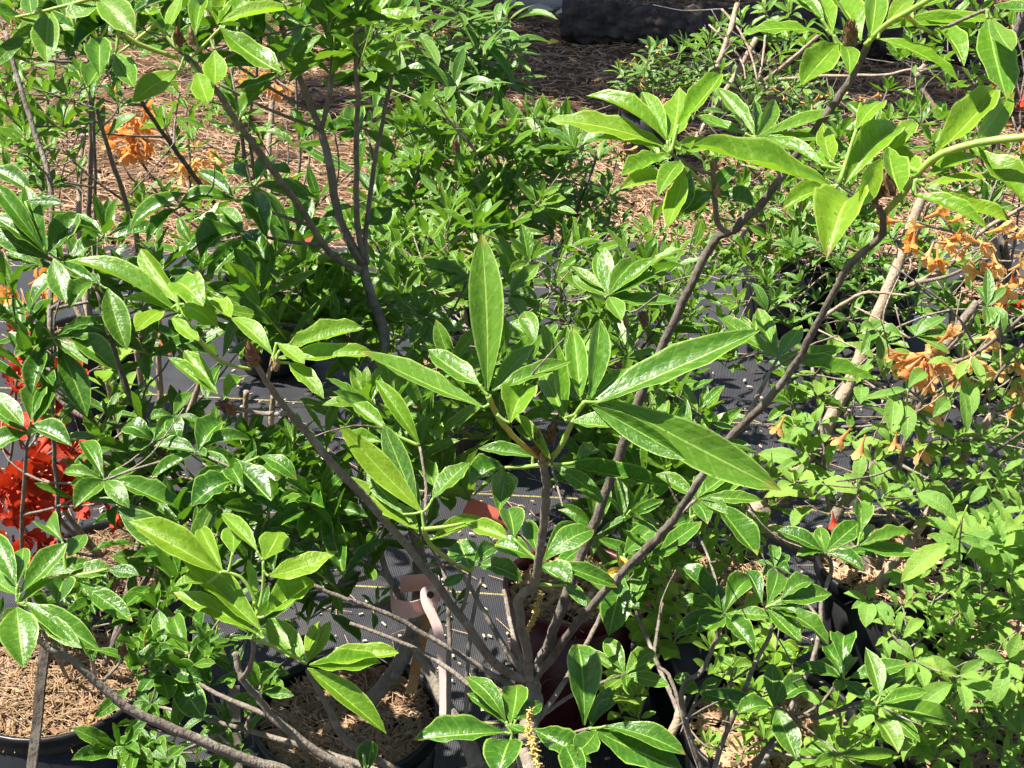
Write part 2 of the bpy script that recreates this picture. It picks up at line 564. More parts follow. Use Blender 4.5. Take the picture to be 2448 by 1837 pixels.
# ------------------------------------------------------------------ plants
def make_bud(nm, mat, rows=5):
    g = Geo()
    prof = [(0, 0.30), (0.15, 0.46), (0.4, 0.5), (0.7, 0.34), (0.92, 0.12), (1.0, 0.02)]
    vs, fs = tube([Vector((0, 0, p[0])) for p in prof], [p[1] * 0.82 for p in prof], 8)
    g.add(vs, fs)
    r = random.Random(3)
    for k in range(rows):
        h = k / rows * 0.82
        rad = 0.5 * (1 - max(0, h - 0.35) * 1.25)
        for j in range(5):
            a = j * 1.2566 + k * 0.63
            c, s = math.cos(a), math.sin(a)
            lift = r.uniform(0.0, 0.08)
            up = 0.30
            pts = []
            for (dx, dh, dr) in ((-0.24, 0, 0.96), (0.24, 0, 0.96), (0.22, up * 0.6, 1.06 + lift), (0, up, 0.98 + lift * 2), (-0.22, up * 0.6, 1.06 + lift)):
                rr = rad * dr * (1 - dh * 0.3)
                pts.append(Vector((c * rr - s * dx * rad * 1.6, s * rr + c * dx * rad * 1.6, h + dh)))
            g.add(pts, [(0, 1, 2, 3, 4)])
    return g.mesh(nm, mat, False)


BUD = make_bud('bud', M['bud'])
BUD_OLD = make_bud('bud_old', M['bud_old'], 3)


GAPS = []        # (point, radius): gaps in the leaves through which the sun reaches a point


class Plant:
    def __init__(s, name, label, cat, base, group=None, bark='bark', kind='glossy', r0=0.006):
        s.base = base.copy()
        s.root = thing(name, label, cat, base, group)
        s.bark = bark; s.kind = kind
        s.nodes = []                # points on stems, (pos, radius)
        s.nleaf = 0
        s.extra = Geo(); s.extra_uv = []; s.extra_r = []
        s.rnd = random.Random(sum(map(ord, label)))
        s.r0 = r0

    def world(s, p):
        return Matrix.Translation(p)

    def mesh_part(s, name, vs, fs, mat):
        vs = [v - s.base for v in vs]
        o = bpy.data.objects.new(name, mesh_from(name, vs, fs, mat))
        col.objects.link(o); o.parent = s.root
        return o

    def stem(s, pts, r_a, r_b, mat=None, per=5, wob=None, name='stem', sides=7, node=True):
        tot = sum((pts[i + 1] - pts[i]).length for i in range(len(pts) - 1))
        wob = (min(0.0008, tot * 0.003)) if wob is None else wob
        path = smooth_path(pts, per, wob, s.rnd)
        n = len(path)
        rad = [r_a + (r_b - r_a) * (i / (n - 1)) for i in range(n)]
        rad = [x * (1 + s.rnd.uniform(-0.05, 0.06)) for x in rad]
        vs, fs = tube(path, rad, sides, 0.045, s.rnd)
        if node:
            s.nodes += [(path[i], rad[i]) for i in range(0, n, 2)]
        return s.mesh_part(name, vs, fs, M[mat or s.bark])

    def tstem(s, spec, z0, z1, w0, w1, mat=None, name='stem'):
        """stem through points (tile, x, y, ...) with depth from z0 to z1 and widths in photo pixels"""
        pts2 = [src(*q) for q in spec]
        ds = [0.0]
        for i in range(1, len(pts2)):
            ds.append(ds[-1] + math.hypot(pts2[i][0] - pts2[i - 1][0], pts2[i][1] - pts2[i - 1][1]))
        pts = [W(p[0], p[1], z0 + (z1 - z0) * d / ds[-1]) for p, d in zip(pts2, ds)]
        return s.stem(pts, w0 * 0.5 / FPX * z0, w1 * 0.5 / FPX * z1, mat, name=name)

    def join(s, p, r_end=0.0013, sag=0.0, mat=None):
        """grow a twig from the nearest lower stem point to p"""
        best, bd = None, 1e9
        for q, r in s.nodes:
            d = (q - p)
            c = d.length + max(0.0, q.z - p.z + 0.02) * 3.0
            if c < bd:
                bd, best = c, (q, r)
        if best is None:
            best = (s.base, s.r0)
        q, r = best
        if (q - p).length < 0.004:
            return
        if (q - p).length > 0.035:
            mid = q.lerp(p, 0.5) + Vector((s.rnd.uniform(-1, 1), s.rnd.uniform(-1, 1), s.rnd.uniform(-0.6, 0.2))) * (q - p).length * 0.07
            pts = [q, mid, p]
        else:
            pts = [q, p]
        s.stem(pts, max(min(r * 0.75, 0.0016 + (q - p).length * 0.012), r_end), r_end, mat, per=4, name='twig', sides=6)

    def leaf(s, b, t, n0, width, kind=None, roll=0.0):
        kind = kind or s.kind
        m = frame(b, t, n0, width)
        if roll:
            m = m @ Matrix.Rotation(math.radians(roll), 4, 'Y') if False else m
            y = (t - b).normalized()
            n2 = Matrix.Rotation(math.radians(roll), 3, y) @ (n0 - y * n0.dot(y))
            m = frame(b, t, n2, width)
        me = s.rnd.choice(bank(kind))
        s.nleaf += 1
        if s.nleaf <= 299:
            return put('leaf', me, s.root, m)
        k = len(s.extra.v)
        lm = Matrix.Translation(-s.base) @ m
        s.extra.v.extend([lm @ v.co for v in me.vertices])
        s.extra.f.extend([tuple(i + k for i in p.vertices) for p in me.polygons])
        uvl = me.uv_layers[0].data
        per = {}
        for lp in me.loops:
            per[lp.vertex_index] = tuple(uvl[lp.index].uv)
        s.extra_uv.extend([per[i] for i in range(len(me.vertices))])
        s.extra_r.extend([s.rnd.random()] * len(me.vertices))
        s.extra_kind = kind

    def bare(s, n, ln, rad=0.0011, mat=None):
        base = [q for q in s.nodes if q[1] > rad * 1.1]
        for _ in range(n):
            q, r = s.rnd.choice(base)
            d = Vector((s.rnd.uniform(-1, 1), s.rnd.uniform(-1, .7), s.rnd.uniform(-.1, 1.1))).normalized()
            l2 = ln * s.rnd.uniform(.4, 1.2)
            k = Vector((s.rnd.uniform(-1, 1), s.rnd.uniform(-1, 1), s.rnd.uniform(-1, 1))) * l2 * .12
            s.stem([q, q + d * l2 * .5 + k, q + d * l2], min(r * .7, rad * 1.3), rad * .6, mat, per=4, name='twig', sides=5, node=False)

    def finish(s):
        if s.extra.v:
            me = mesh_from('foliage', s.extra.v, s.extra.f, M[s.extra_kind], s.extra_uv)
            me.attributes.new('leaf_random', 'FLOAT', 'POINT').data.foreach_set('value', s.extra_r)
            o = bpy.data.objects.new('foliage', me); col.objects.link(o); o.parent = s.root
            o['kind'] = 'stuff'

    # hand-placed whorl: leaves given by their tips
    def whorl(s, tile, cx, cy, z, leaves, L=0.095, kind=None, twig=True, lean=(0.0, 0.0), bud=None):
        c = WT(tile, cx, cy, z)
        if twig:
            s.join(c)
        for lf in leaves:
            tx, ty, w = lf[:3]
            bx, by = (lf[3], lf[4]) if len(lf) >= 5 else (cx + (tx - cx) * 0.03, cy + (ty - cy) * 0.03)
            roll = lf[5] if len(lf) >= 6 else 0.0
            b2 = src(tile, bx, by); t2 = src(tile, tx, ty)
            dx, dy = (t2[0] - b2[0]) / FPX * z, (t2[1] - b2[1]) / FPX * z
            pr = math.hypot(dx, dy)
            up = -dy / max(pr, 1e-6)
            dzm = math.sqrt(max(L * L - pr * pr, 0.0))
            dzm = max(dzm, 0.25 * pr) * 0.8
            dz = dzm * (0.75 * up + s.rnd.uniform(-0.12, 0.12))
            b = W(b2[0], b2[1], z); t = W(t2[0], t2[1], z + dz)
            out = (b + t) * 0.5 - c
            n0 = UP * 0.85 - FWD * 0.40 + Vector((s.rnd.uniform(-.22, .22), s.rnd.uniform(-.22, .22), 0))
            wd = w / TS / FPX * z * 0.98
            wd = max(wd, 0.22 * (t - b).length)
            if w / TS / FPX * z < 0.17 * (t - b).length and roll == 0.0:
                roll = s.rnd.choice((-1, 1)) * 38
            s.leaf(b, t, n0, wd, kind, roll)
            near = min((q for q, _ in s.nodes), key=lambda q: (q - b).length, default=c)
            if (c - b).length < (near - b).length:
                near = c
            if (near - b).length > 0.006:
                far = (near - b).length > 0.02
                s.stem([near, near.lerp(b, 0.5) + UP * -0.001, b], 0.0022 if far else 0.0014, 0.0012, 'green_stem', per=3, name='shoot' if far else 'leaf_stalk', sides=6, node=far)
        if bud:
            s.bud(c + UP * 0.004, bud)

    def bud(s, p, size=0.012, old=False, axis=None):
        ax = axis or (UP + Vector((s.rnd.uniform(-.3, .3), s.rnd.uniform(-.3, .3), 0))).normalized()
        m = Matrix.Translation(p) @ ax.to_track_quat('Z', 'Y').to_matrix().to_4x4() @ Matrix.Diagonal((size * 0.75, size * 0.75, size * 1.5, 1))
        return put('bud', BUD_OLD if old else BUD, s.root, m)

    # grown whorl
    def auto(s, p, L, n, kind=None, droop=0.0, wr=0.30, axis=None, twig=True, r_end=0.0011):
        if twig:
            s.join(p, r_end)
        rn = s.rnd
        ax = axis or (UP + Vector((rn.uniform(-.55, .55), rn.uniform(-.65, .35), rn.uniform(-.1, .2)))).normalized()
        q = ax.to_track_quat('Z', 'Y').to_matrix()
        a0 = rn.uniform(0, 6.28)
        lng = rn.choice((0.0, 0.0, 0.25, 0.5, 0.8)) * L
        L *= rn.uniform(0.8, 1.15)
        n = max(3, n + rn.choice((-2, -1, 0, 1, 2, 3)))
        if lng > 0:
            s.stem([p - ax * lng * 0.6, p + ax * lng * 0.4], 0.0012, 0.0008, 'green_stem', per=3, name='shoot', sides=5, node=False)
        for k in range(n):
            a = a0 + k * 2.39996 + rn.uniform(-.25, .25)
            f = k / max(1, n - 1)
            el = 1.35 - 0.85 * f + droop + rn.uniform(-.2, .2)      # angle from the axis
            d = q @ Vector((math.cos(a) * math.sin(el), math.sin(a) * math.sin(el), math.cos(el)))
            ln = L * (1.0 - 0.38 * f) * rn.uniform(0.72, 1.15)
            b = p + d * 0.003 - ax * (0.012 * (1 - f) * rn.uniform(0.2, 1.3)) * (L / 0.06)
            b = b + ax * (lng * (f - 0.6))
            t = b + d * ln - UP * (droop * ln * 0.25)
            if any(((b + t) * 0.5 - q - SUN * ((b + t) * 0.5 - q).dot(SUN)).length < rr and ((b + t) * 0.5 - q).dot(SUN) > 0.02 for q, rr in GAPS):
                continue
            n0 = ax + Vector((rn.uniform(-.2, .2), rn.uniform(-.2, .2), 0.05))
            s.leaf(b, t, n0, ln * wr * rn.uniform(0.82, 1.2), kind)

    def fill(s, cx, cy, rx, ry, z, dz, count, L, n, kind=None, droop=0.0, wr=0.30, mind=0.75):
        rn = s.rnd
        pts = []
        tries = 0
        while len(pts) < count and tries < count * 40:
            tries += 1
            a = rn.uniform(0, 6.283); r = math.sqrt(rn.random())
            x, y = cx + rx * r * math.cos(a), cy + ry * r * math.sin(a)
            if all((x - q[0]) ** 2 + (y - q[1]) ** 2 > (mind * L * FPX / z * 0.8) ** 2 for q in pts):
                pts.append((x, y))
        pts.sort(key=lambda q: -q[1])
        for x, y in pts:
            s.auto(W(x, y, z + rn.uniform(-dz, dz)), L * rn.uniform(0.8, 1.2), max(4, n + rn.randint(-2, 2)), kind, droop, wr)

    def at(s, pts, z, L, n, kind=None, droop=0.0, wr=0.30, dz=0.08):
        for x, y in pts:
            s.auto(W(x, y, z + s.rnd.uniform(-dz, dz)), L * s.rnd.uniform(0.85, 1.2), max(4, n + s.rnd.randint(-1, 2)), kind, droop, wr)


# ------------------------------------------------------------------ flowers
def petal_mesh(mat, seed):
    r = random.Random(seed)
    vs, fs, uv = leaf_mesh(r, 0.55, 0.42, r.uniform(-.16, .05), r.uniform(-.3, .3), 0.11, r.uniform(-.8, .8), 7, 2)
    return mesh_from('petal', vs, fs, mat, uv)


PETALS = {k: [petal_mesh(M[k], i + 5) for i in range(4)] for k in ('red_petal', 'orange_petal', 'gold_petal', 'wilt_petal', 'brown_petal')}


def flower_tube(mat):
    prof = [(0, 0.05), (0.2, 0.06), (0.45, 0.08), (0.75, 0.14), (1.0, 0.24)]
    vs, fs = tube([Vector((0, 0, p[0])) for p in prof], [p[1] for p in prof], 8, cap=False)
    return mesh_from('flower', vs, fs, mat)


def stamen_mesh():
    g = Geo(); r = random.Random(2)
    for k in range(6):
        a = k * 1.05
        d = Vector((math.cos(a) * 0.22, math.sin(a) * 0.22, 0))
        pts = [Vector((0, 0, 0.3)), Vector((0, 0, 0.9)) + d * 0.5, Vector((0, 0, 1.35 + 0.1 * r.random())) + d * 1.2 + Vector((0.12, 0, 0))]
        pts = smooth_path(pts, 3)
        vs, fs = tube(pts, [0.016] * (len(pts) - 1) + [0.030], 4)
        g.add(vs, fs)
    return g.mesh('stamens', M['stamen'])


STAMEN = stamen_mesh()
TUBES = {k: flower_tube(M[k]) for k in PETALS}


def flower(pl, p, d, size, kind, wilt=0.0):
    """funnel flower: tube, five petals, stamens; d is the way it faces"""
    rn = pl.rnd
    q = d.normalized().to_track_quat('Z', 'Y').to_matrix().to_4x4() @ Matrix.Rotation(rn.uniform(0, 6.28), 4, 'Z')
    m = Matrix.Translation(p) @ q @ Matrix.Scale(size * 0.55, 4)
    f = put('flower', TUBES[kind], pl.root, m)
    mi = m
    for k in range(5):
        a = k * 1.2566 + rn.uniform(-.12, .12)
        out = Vector((math.cos(a), math.sin(a), 0))
        b = Vector((0, 0, 0.92)) + out * 0.16
        op = (0.9 - wilt * 0.7) + rn.uniform(-.25, .2)
        t = b + (out * math.sin(op + 0.25) + Vector((0, 0, 1)) * math.cos(op + 0.25)) * rn.uniform(0.85, 1.05) * (1 - 0.25 * wilt)
        n0 = Vector((0, 0, 1)) - out * 0.4
        fm = frame(b, t, n0, 0.72 * (1 - 0.55 * wilt))
        o = bpy.data.objects.new('petal', rn.choice(PETALS[kind]))
        col.objects.link(o); o.parent = f; o.matrix_basis = fm
    o = bpy.data.objects.new('stamens', STAMEN)
    col.objects.link(o); o.parent = f
    return f


def truss(pl, px, py, z, n, spread, size, kind, wilt=0.0, hang=0.3, twig=True):
    c = W(px, py, z)
    if twig:
        pl.join(c, 0.0014)
    for k in range(n):
        a = k * 2.39996; h = 1 - 2 * (k + 0.5) / n
        r = math.sqrt(max(0, 1 - h * h))
        d = Vector((r * math.cos(a), r * math.sin(a), h)) - UP * hang - FWD * 0.35
        d = (d + Vector((pl.rnd.uniform(-.3, .3), pl.rnd.uniform(-.3, .3), pl.rnd.uniform(-.3, .3)))).normalized()
        flower(pl, c + d * spread * pl.rnd.uniform(0.3, 1.0), d, size * pl.rnd.uniform(0.85, 1.15), kind, wilt)


# ------------------------------------------------------------------ ground
def sheet(name, x0, x1, y0, y1, nx, ny, mat, zf, edge=None):
    vs, fs = [], []
    for j in range(ny + 1):
        for i in range(nx + 1):
            x = x0 + (x1 - x0) * i / nx
            y = y0 + (y1 - y0) * j / ny
            if edge and j == ny:
                y += edge(x)
            vs.append((x, y, zf(x, y)))
    for j in range(ny):
        for i in range(nx):
            p = j * (nx + 1) + i
            fs.append((p, p + 1, p + nx + 2, p + nx + 1))
    o = link(name, mesh_from(name, vs, fs, mat))
    o['kind'] = 'structure'
    return o


def lump(x, y):
    f = max(0.0, min(1.0, (y - 3.6) / 0.5)) * max(0.0, min(1.0, (9.0 - y) / 2)) * max(0.0, min(1.0, (4.5 - abs(x))))
    return 0.035 * f * (mnoise.noise((x * 2.1, y * 2.1, 0.3)) + 0.6 * mnoise.noise((x * 6, y * 6, 1.3)))


sheet('ground', -150, 150, -60, 240, 4, 4, M['mulch'], lambda x, y: -0.055)
sheet('mulch_bed', -4, 4, 3.0, 9.0, 130, 100, M['mulch'], lambda x, y: -0.004 + lump(x, y))
EDGE_Y = 3.36
sheet('ground_cloth', -4, 4, -0.6, EDGE_Y, 100, 70, M['cloth'],
      lambda x, y: 0.003 + 0.004 * (mnoise.noise((x * 2.3, y * 2.9, 5.0)) + 0.5), lambda x: 0.07 * mnoise.noise((x * 2.2, 0.4, 0)) + 0.12 * x * 0.25)

R2 = random.Random(21)


def chip_geo(g, p, ln, wd, th, rn, tilt=0.35):
    a = rn.uniform(0, 6.28)
    rot = Matrix.Rotation(a, 3, 'Z') @ Matrix.Rotation(rn.uniform(-tilt, tilt), 3, 'X') @ Matrix.Rotation(rn.uniform(-tilt, tilt), 3, 'Y')
    c = [(-1, -.6, 0), (1, -1, 0), (.8, .9, 0), (-.9, 1, 0), (-.8, -.5, 1), (.9, -.7, 1), (.7, .6, 1), (-.8, .8, 1)]
    vs = [p + rot @ Vector((x * ln / 2 * rn.uniform(.8, 1.1), y * wd / 2 * rn.uniform(.7, 1.1), z * th)) for x, y, z in c]
    g.add(vs, [(4, 5, 6, 7), (0, 1, 5, 4), (1, 2, 6, 5), (2, 3, 7, 6), (3, 0, 4, 7)])


def needle_geo(g, p, ln, wd, rn, tilt=0.3, lift=0.003):
    a = rn.uniform(0, 6.28)
    d = Vector((math.cos(a), math.sin(a), rn.uniform(-tilt, tilt))).normalized()
    s = Vector((-d.y, d.x, 0)).normalized() * wd * 0.5
    k = Vector((0, 0, lift * rn.uniform(0.5, 2.5)))
    b = s * rn.uniform(-6, 6)
    m = p + k * 1.6 + b
    e0, e1 = p - d * ln / 2 + k, p + d * ln / 2 + k
    u = Vector((0, 0, wd * 0.6))
    vs = [e0 - s, e0 + s, m - s * 1.2, m + s * 1.2, e1 - s, e1 + s, e0 + u, m + u, e1 + u]
    g.add(vs, [(0, 2, 7, 6), (2, 4, 8, 7), (1, 6, 7, 3), (3, 7, 8, 5)])


def litter(name, label, mat, n, fn, kindfn, cat):
    g = Geo()
    for _ in range(n):
        kindfn(g, fn())
    o = link(name, g.mesh(name, mat, False))
    o['kind'] = 'stuff'
    tagged(o, label, cat)
    return o


def bed_pt():
    while True:
        y = 3.25 + (R2.random() ** 1.4) * 3.4
        x = R2.uniform(-0.42, 0.42) * (y + 0.4)
        if y > EDGE_Y + 0.02 + 0.03 * x or R2.random() < 0.25:
            return Vector((x, y, lump(x, y) + 0.002))


def cloth_pt():
    y = R2.uniform(1.3, 3.4)
    x = R2.uniform(-0.40, 0.40) * (y + 0.3)
    return Vector((x, y, 0.0105))


litter('bark_mulch', 'loose reddish brown bark mulch spread beyond the ground cloth', M['chip'], 13000, bed_pt,
       lambda g, p: chip_geo(g, p, R2.uniform(.006, .028) * R2.uniform(.6, 1.5), R2.uniform(.003, .011), R2.uniform(.002, .005), R2), 'mulch')
litter('pale_wood_chips', 'pale straw coloured wood slivers scattered over the brown mulch', M['chip_pale'], 1500, bed_pt,
       lambda g, p: chip_geo(g, p, R2.uniform(.012, .050), R2.uniform(.003, .008), .003, R2), 'wood chips')
litter('pine_straw', 'brown pine needles lying over the bark mulch', M['needle_brown'], 11000, bed_pt,
       lambda g, p: needle_geo(g, p, R2.uniform(.05, .12), .0016, R2, 0.12, .004), 'pine needles')


def debris_pt():
    c = R2.choice(((-.62, 2.1), (-.2, 1.72), (.1, 2.15), (.55, 2.2), (.75, 2.5), (.2, 2.3), (-.3, 2.6), (.5, 1.75)))
    if R2.random() < 0.35:
        return cloth_pt()
    return Vector((R2.gauss(c[0], .17), R2.gauss(c[1], .12), 0.0105))


litter('cloth_debris', 'small tan bark crumbs scattered on the black ground cloth', M['chip_pale'], 900, debris_pt,
       lambda g, p: chip_geo(g, p, R2.uniform(.003, .014), R2.uniform(.002, .006), .002, R2, 0.15), 'debris')
litter('cloth_needles', 'few brown needles lying on the black ground cloth', M['needle_brown'], 420, debris_pt,
       lambda g, p: needle_geo(g, p, R2.uniform(.03, .08), .0012, R2, 0.05, .001), 'pine needles')

# ------------------------------------------------------------------ log, stones, old leaves at the back of the bed
def build_log():
    a = on_height(1310, 62, 0.06); b = on_height(2000, 150, 0.05)
    a = Vector((0.19, 5.36, 0.055)); b = Vector((1.9, 5.00, 0.065))
    ax = (b - a).normalized()
    u = Vector((-ax.y, ax.x, 0)).normalized(); w = ax.cross(u)
    vs, fs = [], []
    NL, NS = 200, 72
    for i in range(NL + 1):
        t = i / NL
        for j in range(NS):
            an = 2 * math.pi * j / NS
            r = 0.066 * (1 + 0.15 * t)
            p = a.lerp(b, t)
            q = Vector((t * 10, math.cos(an) * 1.5, math.sin(an) * 1.5))
            cr = mnoise.voronoi((q.x * 3.4, q.y * 1.2, q.z * 1.2))[0]
            r += 0.026 * min(1.0, (cr[1] - cr[0]) * 1.8) + 0.012 * mnoise.noise(q * 0.5) + 0.006 * mnoise.noise(q * 6)
            if an > 0 and math.sin(an) < -0.2:
                r *= 1.03
            vs.append(p + (u * math.cos(an) + w * math.sin(an)) * r)
    for i in range(NL):
        for j in range(NS):
            k = (j + 1) % NS
            fs.append((i * NS + j, (i + 1) * NS + j, (i + 1) * NS + k, i * NS + k))
    root = thing('fallen_log', 'dark cracked bark log lying in shade behind the mulch', 'log', (a + b) / 2 - Vector((0, 0, .06)))
    base = root.location.copy()
    o = bpy.data.objects.new('bark', mesh_from('bark', [v - base for v in vs], fs, M['log'])); col.objects.link(o); o.parent = root
    for end, nm in ((0, a), (NL, b)):
        ring = [vs[end * NS + j] - base for j in range(NS)]
        c = sum(ring, Vector()) / NS
        o = bpy.data.objects.new('cut_end', mesh_from('cut_end', ring + [c], [(j, (j + 1) % NS, NS) if end else ((j + 1) % NS, j, NS) for j in range(NS)], M['stake_wood']))
        col.objects.link(o); o.parent = root


build_log()


def stone(px, py, sx, sy, sz, label, h=0.01, mat='stone', name='stone', cat='stone'):
    bm = bmesh.new()
    bmesh.ops.create_icosphere(bm, subdivisions=3, radius=1)
    for v in bm.verts:
        v.co *= 1 + 0.22 * mnoise.noise(v.co * 1.3 + Vector((px, py, 0))) + 0.05 * mnoise.noise(v.co * 5)
        v.co = Vector((v.co.x * sx, v.co.y * sy, v.co.z * sz))
    me = bpy.data.meshes.new('stone'); bm.to_mesh(me); bm.free(); me.materials.append(M[mat])
    me.polygons.foreach_set('use_smooth', [True] * len(me.polygons))
    o = link(name, me); o.location = on_height(px, py, h)
    tagged(o, label, cat)


stone(1562, 100, .055, .05, .022, 'pale flat stone half sunk in the shaded mulch before the log')
stone(217, 1723, .0075, .0075, .006, 'small orange brown bark nugget resting on the pale needles in the pot', .222, 'orange_wood', 'bark_nugget', 'bark')
stone(1290, 8, .13, .09, .06, 'grey rounded stone beside the end of the fallen log')


def dry_leaf(px, py, ln, wd, mat, label, name='dry_leaf', ang=0.4, h=0.03):
    r = random.Random(int(px))
    vs, fs, uv = leaf_mesh(r, 0.8, 0.8, 0.12, 0.6, 0.05, 0.8, 7, 2)
    o = link(name, mesh_from(name, vs, fs, M[mat], uv))
    p = on_height(px, py, h)
    o.matrix_basis = frame(p, p + Vector((math.cos(ang), math.sin(ang), 0.1)) * ln, Vector((0.2, -0.3, 1)), wd)
    tagged(o, label, 'leaf')


dry_leaf(1255, 40, .12, .07, 'dry_leaf', 'large pale dried leaf curled on the mulch near the stone')
dry_leaf(1210, 14, .10, .06, 'dry_leaf', 'pale grey dead leaf tilted against the stone', ang=1.2)
dry_leaf(1325, 36, .06, .04, 'dry_leaf', 'small pale dead leaf lying at the foot of the log', ang=-0.3)
dry_leaf(1150, 1700, .05, .026, 'dry_leaf', 'small dry tan leaf lying on the cloth by the ribbon pot', 'dry_leaf', 0.9, 0.02)
dry_leaf(560, 1700, .035, .02, 'dry_leaf', 'brown dry leaf scrap on the cloth between the two front pots', 'dry_leaf', 2.2, 0.015)
dry_leaf(1308, 106, .045, .03, 'yellow_leaf', 'small yellow leaf fallen on the shaded brown mulch', 'fallen_leaf', 0.2)

# tree that throws the dappled shade over the back of the bed (it stands beyond the top of the view)
def shade_tree():
    t = thing('shade_tree', 'tree behind the mulch bed that shades the log', 'tree', (-1.7, 9.2, 0))
    base = t.location.copy()
    cen = Vector((0.42, 5.15, 0)) + SUN * (4.4 / SUN.z)
    pts = smooth_path([base, base + Vector((0.1, -0.2, 1.8)), base.lerp(cen, 0.6) + Vector((0, 0, 2.2)), cen], 6, 0.01)
    vs, fs = tube(pts, [0.13 - 0.1 * i / (len(pts) - 1) for i in range(len(pts))], 10, 0.05)
    o = bpy.data.objects.new('trunk', mesh_from('trunk', [v - base for v in vs], fs, M['bark_dark'])); col.objects.link(o); o.parent = t
    r = random.Random(5)
    g = Geo(); uv = []
    cl = [cen + Vector((r.uniform(-.85, 1.2), r.uniform(-0.72, 1.1), r.uniform(-.5, .6))) for _ in range(62)]
    for c in cl:
        for _ in range(70):
            p = c + Vector((r.gauss(0, .19), r.gauss(0, .19), r.gauss(0, .12)))
            d = Vector((r.uniform(-1, 1), r.uniform(-1, 1), r.uniform(-.6, .3))).normalized()
            m = frame(p - base, p - base + d * 0.15, Vector((r.uniform(-.5, .5), r.uniform(-.5, .5), 1)), 0.085)
            g.add([m @ Vector(q) for q in ((0, 0, 0), (.5, .5, 0.02), (0, 1, 0), (-.5, .5, 0.02))], [(0, 1, 2, 3)])
            uv += [(0.5, 0), (1, .5), (.5, 1), (0, .5)]
    o = bpy.data.objects.new('crown', mesh_from('crown', g.v, g.f, M['glossy'], uv)); col.objects.link(o); o.parent = t
    o['kind'] = 'stuff'


shade_tree()

# ------------------------------------------------------------------ pots
def lathe(prof, n=40):
    vs, fs = [], []
    for r, z in prof:
        for j in range(n):
            a = 2 * math.pi * j / n
            vs.append(Vector((r * math.cos(a), r * math.sin(a), z)))
    for i in range(len(prof) - 1):
        for j in range(n):
            k = (j + 1) % n
            fs.append((i * n + j, i * n + k, (i + 1) * n + k, (i + 1) * n + j))
    return vs, fs


POTMESH = {}


